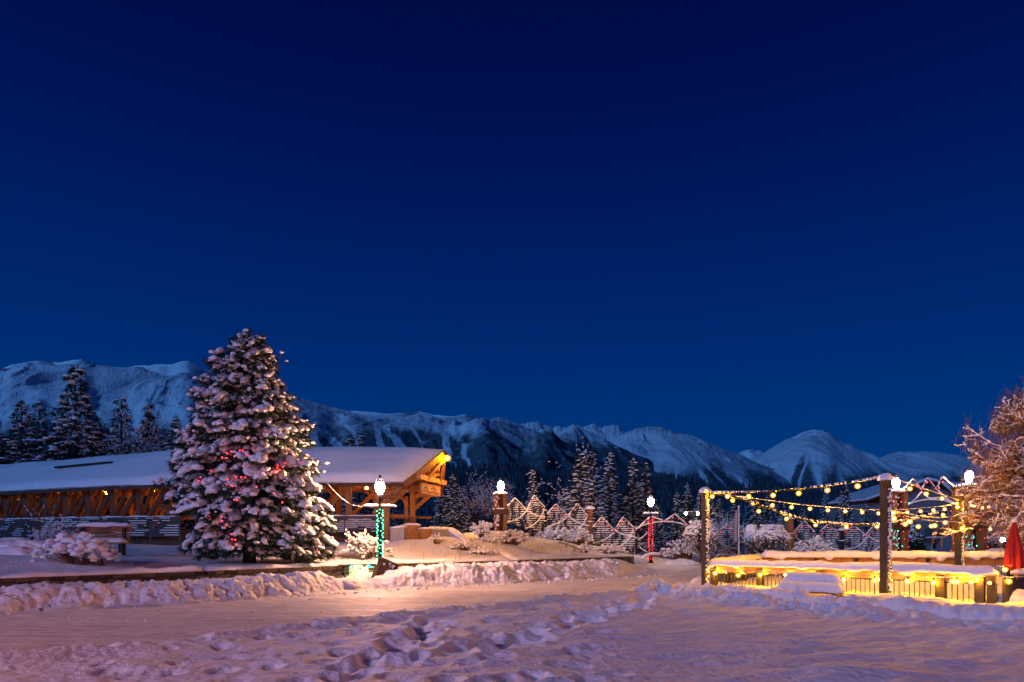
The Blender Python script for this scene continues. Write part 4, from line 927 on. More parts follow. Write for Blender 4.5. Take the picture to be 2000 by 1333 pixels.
# ------------------------------------------------------------------ pillars with lamps, zigzag fences
def pillar(px, Y, zb, zt, label, lamp_m, lit=True, half=.42, group='timber pillars with a lamp on top', gr=.28, strings=False):
    c = g(px, Y); c.z = zb; t = thing('timber_pillar', c, label, 'pillar', group)
    for i, (dx, dy) in enumerate(((-1, -1), (1, -1), (-1, 1), (1, 1))):
        b = MB(c); b.box((c.x + dx * half * .68, c.y + dy * half * .68, (zb + zt) / 2), (half * .62, half * .62, zt - zb), rz=.12); b.build('post', M['timber'], t)
    b = MB(c); b.box((c.x, c.y, zb + (zt - zb) * .52), (half * 2.25, half * 2.25, .34), rz=.12); b.box((c.x, c.y, zt - .05), (half * 2.1, half * 2.1, .12), rz=.12); b.box((c.x, c.y, (zb + zt) / 2), (half * .7, half * .7, (zt - zb) * .96), rz=.12); b.build('band', M['timber_dark'], t)
    s_ = MB(c); s_.blob((c.x, c.y, zt), (half * 1.3, half * 1.25, .18), 2, 3, .15, .2)
    for i in range(30): a_ = rnd.uniform(0, 6.28); s_.blob((c.x + half * 1.1 * math.cos(a_), c.y + half * 1.1 * math.sin(a_), zb + (zt - zb) * .52 + .17), (.1, .1, .07), i, 1, .4, .5)
    for i in range(50): s_.blob((c.x + rnd.uniform(-.95, -.2) * half, c.y - half * 1.0, zb + (zt - zb) * rnd.uniform(.05, .95)), (.05, .03, .06), i, 1, .4, 1)
    s_.build('snow_cap', M['snow'], t, True)
    if lit:
        l_ = thing('pillar_lamp', (c.x, c.y, zt + .1), 'globe lamp on ' + label, 'lamp', 'globe lamps on the timber pillars'); o_ = Vector((c.x, c.y, zt + .1))
        b = MB(o_); b.lathe(o_, [(.08, -.05), (.06, .1), (.12, .14)], 10); b.build('base', M['metal'], l_, True)
        b = MB(o_); b.lathe(o_, [(.12, .13), (gr * .85, .26), (gr, .42), (gr * .9, .56), (gr * .5, .68)], 14); b.build('globe', lamp_m, l_, True)
        b = MB(o_); b.lathe(o_, [(gr * .5, .66), (gr * .3, .74), (.05, .78), (.06, .86), (.02, .92)], 10); b.build('finial', M['timber_dark'], l_, True)
    if strings:
        pts = []; bl = []; hs = half * 1.08; cor = [(-1, -1), (1, -1), (1, 1), (-1, 1)]
        for r in range(8):
            for i, (dx, dy) in enumerate(cor): pts.append(Vector((c.x + dx * hs, c.y + dy * hs, zt - .5 - (r + i / 4) * (zt - zb - .8) / 8)))
        t2 = light_string('light_string', pts, [], M['green'], .03, 'red and green lights round the ' + ('tall pillar under the tree' if half > .5 else 'pillar beside the nearest patio post'), 'string lights', 'red and green lights round the pillars')
        for i in range(90):
            u = (i + rnd.random() * .5) / 90 * (len(pts) - 1); k_ = min(int(u), len(pts) - 2); q = pts[k_].lerp(pts[k_ + 1], u - k_); bulb_child(q + Vector((0, -.03, 0)), .026, M['green'] if (i // 3) % 2 else M['red'], t2)
    return t
pillar(978, 42, 2.1, 4.35, 'brown clustered timber pillar left of the zigzag fence', M['lampy'], half=.38, gr=.2)
pillar(1750, 37, .2, 4.15, 'brown timber pillar just right of the nearest patio post', M['lampy'], half=.42, gr=.19, strings=True)
pillar(1893, 35, .2, 4.30, 'tall brown timber pillar under the snowy tree branches', M['lampy'], half=.55, gr=.2, strings=True)

def thin_post(px, Y, zb, zt, label, m_=None, r=.13, group='posts of the zigzag fence'):
    c = g(px, Y); c.z = zb; t = thing('fence_post', c, label, 'post', group)
    b = MB(c); b.box((c.x, c.y, (zb + zt) / 2), (r * 2, r * 2, zt - zb)); b.box((c.x, c.y, zb + (zt - zb) * .62), (r * 2.8, r * 2.8, .1)); b.build('shaft', m_ or M['timber'], t)
    s_ = MB(c); s_.blob((c.x, c.y, zt), (r * 2.2, r * 2.0, r * 1.5), 1, 2, .15, .25); s_.blob((c.x, c.y, zb + (zt - zb) * .62 + .05), (r * 2, r * 2, .08), 1, 2, .3, .3); s_.build('snow_cap', M['snow'], t, True); return t
def zig_panel(pl, zig, arcs, bot, label, seed, lights=True, slat=True, verts=(), group='zigzag slatted fence panels with red lights', lm=None, redd=1.0):
    """pl = plan line ((x,y),(x,y)); zig/arcs/bot given as seen, placed on that vertical plane"""
    a, b_ = pl
    def W_(px, py): return P(px, py, ray_line(px, a, b_))
    o = W_(zig[0][0], bot[0][1]); t = thing('zigzag_fence_panel', o, label, 'fence panel', group)
    top = [W_(*q) for q in zig]; fr = MB(o); sn = MB(o)
    for i in range(len(top) - 1): fr.beam(top[i], top[i + 1], .09, .10)
    fr.build('zigzag_rail', M['slat'], t)
    ab = MB(o)
    for ar in arcs:
        pts = cat([Vector(W_(*q)) for q in ar], 6); ab.tube(pts, .045, 6)
        for i in range(len(pts) - 1): sn.tube([pts[i] + Vector((0, -.02, .05)), pts[i + 1] + Vector((0, -.02, .05))], .045, 5)
    ab.build('curved_bar', M['slat'], t)
    for i in range(len(top) - 1):
        n = 5
        for j in range(n): q = top[i].lerp(top[i + 1], j / n); r_ = top[i].lerp(top[i + 1], (j + 1) / n); k_ = rnd.uniform(.04, .07); sn.tube([q + Vector((0, 0, .06)), r_ + Vector((0, 0, .06))], [k_, rnd.uniform(.04, .07)], 6)
    for px in verts:
        zt = np.interp(px, [q[0] for q in zig], [q[1] for q in zig]); zb = np.interp(px, [q[0] for q in bot], [q[1] for q in bot]); v = MB(o); v.tube([W_(px, zt), W_(px, zb + 6)], .03, 6); v.build('upright', M['slat'], t)
    if slat:
        sl = MB(o); px0, px1 = zig[0][0], zig[-1][0]; xs = np.linspace(px0, px1, int((px1 - px0) / 1.1) + 2)
        zt = np.interp(xs, [q[0] for q in zig], [q[1] for q in zig]); zb = np.interp(xs, [q[0] for q in bot], [q[1] for q in bot])
        A = [W_(x, y) for x, y in zip(xs, zt)]; B = [W_(x, y) for x, y in zip(xs, zb)]
        zmax = max(q.z for q in A); zmin = min(q.z for q in B); z = zmin + .05; k_ = 0
        while z < zmax:
            for i in range(len(xs) - 1):
                if A[i].z > z + .06 and A[i + 1].z > z + .06 and B[i].z < z and B[i + 1].z < z:
                    p = Vector((A[i].x, A[i].y, z)); q = Vector((A[i + 1].x, A[i + 1].y, z)); sl.beam(p, q, .05, .05)
                    f = float(fbm(xs[i] * .22 + seed, z * 2.3, 3, seed))
                    if f > -.10: h_ = .03 + .05 * max(0, f); sn.beam(p + Vector((0, -.012, .025 + h_ / 2)), q + Vector((0, -.012, .025 + h_ / 2)), .07, h_)
            z += .145; k_ += 1
        sl.build('slats', M['slat'], t)
    sn.build('snow_cover', M['snow_fine'], t, False)
    if lights:
        off = Vector((0, -.11, -.05)); pts = [q + off for q in top]; t2 = light_string('light_string', pts, [], M['red'], .03, ' '.join(('red lights on the ' + label.replace('zigzag fence panel', 'zigzag panel')).split()[:16]), 'string lights', 'red lights along the zigzag fence')
        for i in range(len(top) - 1):
            n = max(2, int((top[i + 1] - top[i]).length / .52 * redd))
            for j in range(n): q = pts[i].lerp(pts[i + 1], (j + .5) / n) + Vector((rnd.uniform(-.03, .03), -.02, rnd.uniform(-.06, .04))); bulb_child(q, .03, M['red'], t2)
    return t
PL1 = ((-.6, 44.5), (12.5, 46.0))
zig_panel(PL1, [(991, 990), (1006, 975), (1029, 999), (1043, 970), (1064, 993)], [[(990, 1022), (1008, 1017), (1020, 1009), (1029, 999)], [(1029, 999), (1042, 1006), (1052, 1010), (1065, 1012)], [(1028, 1034), (1042, 1027), (1055, 1014), (1063, 996)]],
          [(991, 1022), (1030, 1034), (1064, 1046)], 'leftmost zigzag fence panel with two peaks next to the lit pillar', 3, verts=(1014, 1038))
zig_panel(PL1, [(1069, 1006), (1085, 987), (1110, 1010), (1127, 986), (1148, 1010)], [[(1069, 1030), (1085, 1026), (1100, 1018), (1110, 1010)], [(1110, 1010), (1125, 1021), (1138, 1026), (1150, 1029)], [(1090, 1054), (1115, 1045), (1135, 1031), (1147, 1011)]],
          [(1069, 1032), (1096, 1052), (1148, 1056)], 'second zigzag fence panel from the lit pillar between dark post and brown post', 4, verts=(1096, 1121))
zig_panel(PL1, [(1158, 1032), (1175, 1012), (1200, 1038), (1217, 1012), (1240, 1035)], [[(1158, 1063), (1180, 1056), (1200, 1042)], [(1200, 1038), (1218, 1046), (1240, 1050)], [(1185, 1078), (1205, 1072), (1225, 1058), (1237, 1038)]],
          [(1158, 1066), (1190, 1078), (1240, 1082)], 'third zigzag fence panel with dense red lights left of the red lamp post', 5, verts=(1185, 1212), redd=1.5)
zig_panel(((11, 45.8), (22.5, 47.5)), [(1241, 1038), (1271, 1010), (1298, 1020), (1318, 1006), (1345, 1030)], [[(1241, 1036), (1260, 1026), (1290, 1021), (1320, 1022), (1345, 1030)], [(1246, 1056), (1256, 1050), (1264, 1042)], [(1247, 1068), (1256, 1076), (1264, 1080)]],
          [(1241, 1082), (1345, 1084)], 'open zigzag arch above the stairs behind the red lamp post', 6, slat=False, verts=(1263,))
PL2 = ((14, 47.8), (40, 47.0))
zig_panel(PL2, [(1386, 1047), (1403, 1040), (1421, 1026), (1441, 1047)], [[(1396, 1052), (1410, 1064), (1425, 1071), (1441, 1074)], [(1386, 1080), (1400, 1087), (1418, 1091), (1440, 1091)]], [(1386, 1090), (1441, 1092)], 'small zigzag fence panel left of the flagpole', 7, verts=(1421,))
zig_panel(PL2, [(1446, 1042), (1468, 1026), (1488, 1040)], [[(1446, 1046), (1462, 1068), (1485, 1084), (1518, 1092)], [(1446, 1060), (1462, 1060), (1480, 1055)]], [(1446, 1060), (1488, 1062)], 'zigzag fence piece between the flagpole and the snowy dome tree', 8)
zig_panel(PL2, [(1548, 1044), (1571, 1020), (1592, 1042)], [[(1550, 1042), (1560, 1056), (1580, 1058), (1600, 1050)]], [(1548, 1060), (1592, 1062)], 'zigzag fence panel just right of the brown far post', 9)
zig_panel(PL2, [(1602, 1040), (1617, 1026), (1641, 1047)], [[(1602, 1062), (1618, 1072), (1641, 1076)]], [(1602, 1072), (1641, 1074)], 'zigzag fence panel left of the dark middle post', 10)
zig_panel(PL2, [(1646, 1044), (1668, 1028), (1690, 1048), (1712, 1022), (1730, 1044)], [[(1646, 1075), (1668, 1072), (1684, 1062), (1694, 1048)], [(1694, 1048), (1712, 1058), (1730, 1062)], [(1692, 1084), (1712, 1074), (1728, 1056)]], [(1646, 1084), (1730, 1086)], 'rightmost zigzag fence panel beside the nearest patio post', 11, verts=(1668, 1706))
# gateway arch between the two right pillars
zig_panel((XY(1750, 37), XY(1893, 35)), [(1758, 967), (1784, 938), (1800, 960), (1812, 936), (1829, 958), (1841, 934), (1867, 957)], [[(1757, 996), (1785, 980), (1800, 962)], [(1760, 1000), (1780, 985), (1810, 978), (1845, 980), (1868, 990)], [(1800, 962), (1815, 975), (1840, 975), (1864, 985)], [(1829, 958), (1845, 972), (1862, 986)]],
          [(1758, 990), (1867, 990)], 'tall three-peaked zigzag arch joining the two lamp topped pillars', 12, slat=False, redd=1.3)
thin_post(1065, 44.9, 1.5, 3.45, 'dark post with round snow knob between the first two zigzag panels', M['metal'], .07)
thin_post(1152, 45.5, 1.2, 3.6, 'brown post with mushroom snow cap between the zigzag panels', None, .16)
thin_post(1242, 46, .4, 2.35, 'slim dark post at the right end of the third zigzag panel', M['metal'], .09)
thin_post(1347, 47, .2, 2.4, 'brown post at the foot of the open zigzag arch', None, .15)
thin_post(1543, 47, .1, 3.0, 'brown snow crusted post behind the sagging light string', None, .18)
thin_post(1644, 47.3, .1, 2.2, 'short dark post between the right zigzag panels', M['metal'], .12)

# flagpole with a limp flag
c = g(1443, 42); t = thing('flagpole', (c.x, c.y, .1), 'pale flagpole with a limp frozen flag behind the patio fence', 'flagpole'); o = Vector((c.x, c.y, .1))
b = MB(o); b.tube([c, c + Vector((0, 0, 3.55))], [.045, .035], 8); b.blob(c + Vector((0, 0, 3.6)), .07, 1, 2, 0, 1); b.build('pole', M['white'], t, True)
b = MB(o); V_ = []
for i in range(9):
    z = 3.4 - i * .24
    for j in range(6): V_.append((c.x - .06 - .055 * j * (0.5 + .5 * min(1, i / 5)), c.y + .05 * math.sin(j * 1.8 + i * .2), z - .02 * j))
b.add(V_, [(i * 6 + j, i * 6 + j + 1, (i + 1) * 6 + j + 1, (i + 1) * 6 + j) for i in range(8) for j in range(5)]); b.build('flag', mat('flag_cloth', (.30, .28, .3), .8), t, True)
# far twin lamp
c = g(1351, 62); t = thing('twin_lamp', (c.x, c.y, .2), 'far twin-headed lamp with two small yellow heads', 'street lamp'); o = Vector((c.x, c.y, .2))
b = MB(o); b.tube([c, c + Vector((0, 0, 4.0))], .06, 8); b.tube([c + Vector((-.52, 0, 4.0)), c + Vector((.52, 0, 4.0))], .035, 6); b.build('pole', M['metal'], t)
s_ = MB(o); snow_strip(s_, c + Vector((-.5, 0, 4.03)), c + Vector((.5, 0, 4.03)), .12, .09, .1, 3); s_.build('snow_cap', M['snow'], t, True)
for sg in (-1, 1): bulb_child(c + Vector((sg * .56, 0, 3.87)), .12, M['lampy'], t, 1, 'lamp_head')
c = g(1958, 46); t = thing('path_lamp', (c.x, c.y, .3), 'small pale green globe lamp behind the snow mound', 'path lamp'); o = Vector((c.x, c.y, .3))
b = MB(o); b.tube([c, c + Vector((0, 0, 1.4))], .05, 8); b.build('pole', M['metal'], t); bulb_child(c + Vector((0, 0, 1.55)), .17, M['coolw'], t, 2, 'globe')

# bench on the garden bed, left
def wood_bench(px, Y, wd, label, rz=0.12):
    c = g(px, Y); c.z = Hz(c.x, c.y) + .02; t = thing('park_bench', c, label, 'bench', rz=rz)
    b = MB(); b.box((0, 0, .45), (wd, .45, .05)); b.build('seat', M['timber'], t)
    for i in range(5):
        b = MB(); b.box((0, .24 + i * .02, .56 + i * .115), (wd, .035, .09)); b.build('backrest_board', M['timber'], t)
    for sg in (-1, 1):
        b = MB(); b.box((sg * (wd / 2 - .2), .22, .5), (.1, .14, 1.05)); b.box((sg * (wd / 2 - .2), -.1, .22), (.1, .1, .44)); b.build('leg', M['metal'], t)
    s_ = MB(); snow_strip(s_, (-wd / 2, .32, 1.08), (wd / 2, .32, 1.08), .26, .17, .08, 3, .35, .6); snow_strip(s_, (-wd / 2, -.05, .47), (wd / 2, -.05, .47), .42, .18, .08, 5, .3, .6); s_.build('snow_cap', M['snow'], t, True)
wood_bench(196, 25.6, 1.9, 'wooden park bench with snow along its back behind the snowy shrub')
for i, (px, Y) in enumerate(((846, 33), (1108, 38))): pass
# handrails
def handrail(pts, label, hgt=.9):
    a = pts[0]; t = thing('handrail', a, label, 'handrail', 'dark handrails on the snowy steps'); b = MB(a)
    b.tube([p + Vector((0, 0, hgt)) for p in pts], .035, 6); b.tube([p + Vector((0, 0, hgt * .5)) for p in pts], .02, 6); b.build('rail', M['metal'], t)
    for p in pts: b = MB(a); b.tube([p, p + Vector((0, 0, hgt))], .03, 6); b.build('baluster', M['metal'], t)
handrail([P(1092, 1085, 39), P(1106, 1089, 38.3), P(1122, 1096, 37.6), P(1136, 1102, 37)], 'dark sloping handrail on the snowy slope left of the red lamp post', .75)
handrail([P(1279, 1092, 50), P(1290, 1098, 49), P(1304, 1106, 48)], 'dark stair handrail behind the red lamp post', .9)
q = [P(1252, 1098, 40.5), P(1258, 1088, 40.5), P(1270, 1084, 40.4), P(1290, 1084, 40.4)]
t = thing('snowy_rail', q[0], 'bent rail thick with snow beside the foot of the red lamp post', 'handrail'); b = MB(q[0]); b.tube(q, .04, 6); b.build('rail', M['metal'], t); s_ = MB(q[0]); s_.tube([p + Vector((0, -.02, .06)) for p in q], .09, 7); s_.build('snow_cap', M['snow'], t, True)
# ramp walls on the slope
def ramp(pts, wd, hh, label):
    t = thing('ramp_wall', pts[0], label, 'wall', 'snow covered ramp walls on the slope'); b = MB(pts[0]); s_ = MB(pts[0])
    for i in range(len(pts) - 1):
        b.beam(pts[i] - Vector((0, 0, hh / 2)), pts[i + 1] - Vector((0, 0, hh / 2)), wd, hh); snow_strip(s_, pts[i], pts[i + 1], wd + .15, .14, .12, i + 40, .5, .5)
    b.build('body', M['concrete'], t); s_.build('snow_cap', M['snow'], t, True)
ramp([P(962, 1064, 36), P(985, 1080, 33.8), P(1004, 1092, 32.4)], .4, .5, 'snowy ramp wall sloping down toward the road from the lit pillar')
ramp([P(882, 1036, 38.5), P(902, 1050, 37), P(918, 1066, 35.5)], .35, .35, 'small curved snowy ramp wall right of the bridge entrance')

# ================================================================== trees and plants
def needle_clump(A, p, d, n, L, w_, rs, droop=.15):
    """n pointed needle sprays fanning round p in direction d"""
    v = rs.normal(size=(n, 3)) * .55 + np.array(d) * .9; v[:, 2] -= droop; v /= np.linalg.norm(v, axis=1)[:, None]
    sd = np.cross(v, rs.normal(size=(n, 3))); sd /= np.linalg.norm(sd, axis=1)[:, None] + 1e-9
    l = L * rs.uniform(.6, 1.2, (n, 1)); c = np.array(p) + rs.normal(size=(n, 3)) * L * .25
    A.append(np.stack([c - sd * w_, c + sd * w_, c + v * l], 1))

def hero_spruce():
    base = Vector((*XY(487, 25.5), .72)); rs = np.random.RandomState(21); H = 8.45
    t = thing('spruce_tree', base, 'tall full spruce heaped with snow pillows and hung with small red lights', 'tree')
    hh = [0, .3, .9, 1.9, 2.9, 3.8, 4.8, 5.7, 6.7, 7.6, 8.2, 8.45]; RRr = [2.1, 2.45, 2.7, 2.65, 2.75, 2.5, 2.15, 1.75, 1.3, .95, .6, .25]
    b = MB(); b.tube([(0, 0, -.2), (0.02, 0, 2), (-.03, .02, 5), (0, 0, 8.2)], [.24, .2, .11, .03], 10); b.build('trunk', M['bark'], t, True)
    br = MB(); nd = []; sn = MB(); N = 600
    for i in range(N):
        u = (i + .5) / N; z0 = .45 + (H - .6) * (1 - (1 - u) ** .78); ang = i * 2.39996 + rs.normal() * .25
        Rz = np.interp(z0, hh, RRr) * rs.uniform(.66, 1.12) * (1 + .13 * math.sin(ang * 3 + z0 * 1.3) + .08 * math.sin(ang * 7 + z0 * 3))
        dx, dy = math.cos(ang), math.sin(ang)
        Rz *= 1 + .22 * float(fbm(dx * 1.7 + 3, dy * 1.7 + z0 * .75, 2, 17)); Rz *= .92 if z0 < 2 else 1; Rz *= .90 if dx < 0 and z0 < 4.4 else 1
        lo = max(0, 1 - z0 / 3.5); up = .28 + .35 * (z0 / H) ** 2 ; dr = .34 + .35 * lo
        n = 7; pts = []
        for k in range(n + 1):
            s = k / n; r = Rz * s; pts.append(np.array([dx * r + .06 * math.sin(s * 5 + i), dy * r + .06 * math.cos(s * 4 + i), z0 + Rz * (up * s * .8 - dr * s * s * 1.2) + (.22 * s ** 5)]))
        zmin = rs.uniform(.12, .6) if math.sin(ang * 2.0 + 1) > 0 else rs.uniform(.25, .95)
        for q in pts: q[2] = max(q[2], zmin + .1 * rs.rand())
        if Rz > .6: br.tube([Vector(q) for q in pts], [.028 * (1 - .8 * k / n) + .006 for k in range(n + 1)], 4, False)
        perp = np.array([-dy, dx, 0]); 
        m = max(3, int(Rz * 3.8))
        for j in range(m):
            s = .22 + .80 * (j + rs.rand() * .5) / m; k = min(n - 1, int(s * n)); f = min(1, s * n - k); q = pts[k] * (1 - f) + pts[k + 1] * f
            lat = rs.normal() * .15 * (1 + Rz * .25) * min(1, s * 1.4); q = q + perp * lat; d = (pts[-1] - pts[-2]); d = d / (np.linalg.norm(d) + 1e-6) + perp * lat * 1.5
            needle_clump(nd, q, d, 26, .20 + .05 * s, .017, rs, .35)
            cov = float(fbm(math.cos(ang) * 2.6 + z0 * .9, math.sin(ang) * 2.6 - z0 * 1.4, 3, 91)) + (s - .75) * .9 + .34 * (z0 / H) - .0
            if cov > -.36 + rs.rand() * .25:
                sz = rs.uniform(.055, .115) * (1 + .4 * (1 - abs(z0 / H - .4))) * (.8 + .3 * s)
                if rs.rand() < .12: sz *= 1.35
                sn.blob(q + np.array([0, 0, .05 + sz * .15]), (sz * rs.uniform(1.0, 1.9), sz * rs.uniform(.8, 1.2), sz * rs.uniform(.7, 1.15)), i + j, 2, .5, .5, ang + rs.normal() * .3, rs.uniform(.2, .7))
                for _ in range(2): v_ = rs.normal(size=3) * sz * np.array([1.1, 1.1, .35]); k2 = sz * rs.uniform(.5, .9); sn.blob(q + v_ + np.array([0, 0, .03]), (k2 * 1.2, k2, k2 * .8), i + j + _, 1, .5, .5)
                needle_clump(nd, q - np.array([0, 0, .05]), d, 22, sz * 1.7, .018, rs, .5)
                if rs.rand() < .6: sn.blob(q + perp * rs.normal() * .16 + np.array([0, 0, rs.uniform(-.12, .12)]), (sz * .62, sz * .55, sz * .5), i, 1, .3, .5)
        needle_clump(nd, pts[-1], pts[-1] - pts[-2], 16, .22, .015, rs, .1)
    for k in range(3):
        q = np.array([(-.45, .0, .3)[k], 0, (8.25, 8.5, 8.2)[k]]); needle_clump(nd, q, (0, 0, 1), 22, .3, .012, rs, -.4)
        br.tube([Vector((q[0], 0, q[2] - .4)), Vector((q[0], 0, q[2] + .3))], .012, 4)
    br.build('branches', M['bark'], t, True)
    A = np.concatenate(nd); link_mesh('needles', A.reshape(-1, 3), np.arange(len(A) * 3).reshape(-1, 3), M['needle'], t)
    sn.build('snow_cover', M['snow'], t, True)
    px_ = [(356, 677), (380, 680), (385, 655), (420, 670), (405, 645), (425, 645), (440, 655), (450, 640), (464, 640), (460, 662), (475, 664), (490, 662), (590, 665), (645, 715), (643, 730), (617, 752), (630, 750), (640, 747), (655, 742), (672, 727), (685, 705), (700, 632), (725, 655), (770, 703), (386, 790), (380, 823), (410, 826), (430, 780), (455, 778), (478, 780), (245, 780), (235, 800), (420, 898), (435, 900), (248, 948), (274, 980), (290, 985), (357, 985), (357, 1008), (382, 1028), (404, 1076), (408, 1103), (425, 1105), (430, 1130), (628, 862), (670, 910), (860, 1165), (535, 830), (560, 690), (300, 745)]
    bl = []
    for x, y in px_:
        X, Yp = 300 + x / 2.665, 640 + y / 2.665; zz = EYE - (Yp - HZ) / F * 23.5 - base.z; Rr = np.interp(zz, hh, RRr); lx = (X - 487) / F * 24; dep = math.sqrt(max(.05, (Rr * .93) ** 2 - lx * lx)); bl.append(P(X, Yp, 25.5 - dep))
    wire = [Vector((base.x + math.cos(a_ * 6.283) * r, base.y + math.sin(a_ * 6.283) * r, base.z + z)) for a_, r, z in [(i / 14, np.interp(.8 + i * .055, hh, RRr) * .62, .8 + i * .055) for i in range(90)]]
    light_string('light_string', wire, bl, M['red'], .03, 'small red lights scattered through the branches of the big spruce', 'string lights', None, .004)
hero_spruce()

def conifer_template(seed, H=12, Rb=2.6, N=150, dens=1.0, snow=1.0, taper=1.0):
    rs = np.random.RandomState(seed); nd = []; sn = MB(); tr = MB(); tr.tube([(0, 0, -.8), (0, 0, H * .6), (0, 0, H * .98)], [.2, .12, .02], 6)
    for i in range(N):
        u = (i + .5) / N; z0 = H * (.05 + .95 * (1 - (1 - u) ** .7)); ang = i * 2.39996 + rs.normal() * .3
        Rz = (Rb * (1 - z0 / H) ** (.85 * taper) + .12) * rs.uniform(.55, 1.12); dx, dy = math.cos(ang), math.sin(ang); dr = rs.uniform(.3, .55)
        perp = np.array([-dy, dx, 0]); m = max(2, int(Rz * 2.6))
        for j in range(m):
            s = .25 + .75 * (j + 1) / m; q = np.array([dx * Rz * s, dy * Rz * s, z0 + Rz * (.12 * s - dr * s * s)]) + perp * rs.normal() * .12
            d = np.array([dx, dy, -.4]); needle_clump(nd, q, d, int(11 * dens), .34, .045, rs, .45)
            if rs.rand() < .72 * snow and s > .3: sz = rs.uniform(.12, .25); sn.blob(q + np.array([0, 0, .08]), (sz * 1.6, sz * .95, sz * .6), i + j, 1, .3, .3, ang)
    needle_clump(nd, (0, 0, H - .3), (0, 0, 1), 14, .5, .03, rs, -.3); sn.blob((0, 0, H - .15), (.07, .07, .12), 1, 1)
    A = np.concatenate(nd)
    h_ = []
    for nm, V_, F_, m_, sm in (('trunk', np.concatenate(tr.V), tr.F, M['bark'], True), ('needles', A.reshape(-1, 3), np.arange(len(A) * 3).reshape(-1, 3), M['needle_far'], False), ('snow_cover', np.concatenate(sn.V), sn.F, M['snow_fine'], True)):
        me = bpy.data.meshes.new(nm); me.from_pydata(V_.tolist(), [], F_.tolist() if hasattr(F_, 'tolist') else F_)
        if sm: me.polygons.foreach_set("use_smooth", [True] * len(me.polygons))
        me.materials.append(m_); h_.append((nm, me))
    return h_, H
TPL = [conifer_template(31, 12, 2.7, 190), conifer_template(32, 12, 2.2, 170, 1, .8), conifer_template(33, 12, 1.6, 130, 1, 1.1, .8), conifer_template(34, 12, 3.1, 210, 1.2, .75)]
def conifer(px, ytop, Y, k, label, group, zb=None, wide=1.0, rz=None):
    x = (px - 1000) / F * Y; zb = Hz(x, Y) if zb is None else zb; top = EYE - (ytop - HZ) / F * Y; h_, H = TPL[k]; s = (top - zb) / H
    t = thing('fir_tree', (x, Y, zb), label, 'tree', group, rz=rnd.random() * 6.28 if rz is None else rz); t.scale = (s * wide, s * wide, s)
    for nm, me in h_: o = bpy.data.objects.new(nm, me); C.objects.link(o); o.parent = t
    return t
GB_ = 'fir trees behind the covered bridge'; GC_ = 'snowy firs behind the zigzag fence'
for px, yt, Y, k, wd, lb in [(147, 713, 56, 3, 1.15, 'tallest dark fir behind the bridge roof on the left'), (42, 782, 57, 1, 1.2, 'fir at the far left behind the bridge, leftmost of a close pair'), (76, 784, 60, 0, 1.0, 'fir right of the leftmost one behind the bridge, left of the tallest'),
        (237, 776, 62, 0, 1.1, 'dark fir behind the bridge just right of the tallest one'), (290, 789, 60, 1, 1.2, 'slim dark fir behind the bridge, third right of the tallest'), (342, 812, 58, 3, .9, 'dark fir behind the bridge partly hidden by the big spruce'),
        (198, 850, 66, 1, 1.3, 'short fir filling the gap right of the tallest fir behind the bridge'), (4, 850, 60, 0, 1.3, 'fir cut by the left picture edge behind the bridge roof'), (-60, 800, 58, 3, 1, 'fir just beyond the left end of the bridge roof'), (118, 850, 64, 0, 1.2, 'low fir behind the bridge between the leftmost pair and the tallest'),
        (318, 850, 66, 0, 1.3, 'short fir behind the bridge nearest the big spruce'), (680, 856, 75, 2, 1.2, 'small fir top poking above the bridge roof, left one'), (702, 850, 78, 2, 1.2, 'small fir top poking above the bridge roof, right one')]:
    conifer(px, yt, Y, k, lb, GB_, wide=wd)
for px, yt, Y, k, wd, lb in [(884, 925, 56, 3, 1.2, 'dark fir right beside the lit bridge gable'), (908, 950, 60, 0, 1.2, 'dark fir between the bridge gable and the lit pillar'), (860, 945, 60, 1, 1.2, 'dark fir seen below the bridge gable overhang'),
        (1040, 918, 52, 2, 1.0, 'slender snowy fir rising behind the first zigzag panel'), (1094, 968, 56, 2, 1.1, 'short dark fir behind the second zigzag panel'), (1134, 886, 51, 0, 1.5, 'broad snowy fir standing among bare birch trunks'), (1157, 878, 60, 1, 1.0, 'tall thin dark fir behind the broad fir among the birches'),
        (1190, 884, 57, 2, 1.25, 'tall narrow fir heavy with snow right of the bare birches'), (1237, 893, 56, 1, 1.15, 'tall fir behind the red lamp post, left of its twin'), (1261, 904, 58, 0, 1.0, 'tall fir behind the red lamp post, right of its twin'), (1283, 985, 54, 3, 1.3, 'low wide fir just right of the red lamp post'),
        (1322, 962, 66, 1, 1.2, 'grey snowy fir left of the far twin lamp'), (1342, 942, 68, 1, 1.1, 'snowy fir rising over the far twin lamp'), (1368, 958, 66, 0, 1.1, 'snowy fir between the twin lamp and the left patio post'), (1388, 972, 62, 1, 1.2, 'snowy fir right behind the left patio post'),
        (1404, 975, 68, 2, 1.2, 'thin fir behind the upper light strings near the left patio post'), (1432, 985, 62, 0, 1.3, 'low snowy fir behind the flagpole'), (1478, 972, 66, 3, 1.1, 'wide snowy fir right of the flagpole'), (1500, 966, 70, 1, 1.1, 'snowy fir behind the light strings above the dome shaped tree'),
        (1530, 985, 66, 0, 1.2, 'low snowy fir behind the brown far post'), (1568, 990, 64, 1, 1.2, 'low fir behind the sagging light string'), (1650, 935, 62, 3, .85, 'dark fir standing above the strings left of the nearest post'), (1612, 985, 66, 0, 1.2, 'dark low fir left of the one above the strings'), (1692, 985, 70, 0, 1.2, 'dark low fir beside the gabled house')]:
    conifer(px, yt, Y, k, lb, GC_, wide=wd)
BELT = sorted([rnd.uniform(-120, 1690) for _ in range(40)])
ORD = 'first second third fourth fifth sixth seventh eighth ninth tenth eleventh twelfth thirteenth fourteenth fifteenth sixteenth seventeenth eighteenth nineteenth twentieth'.split()
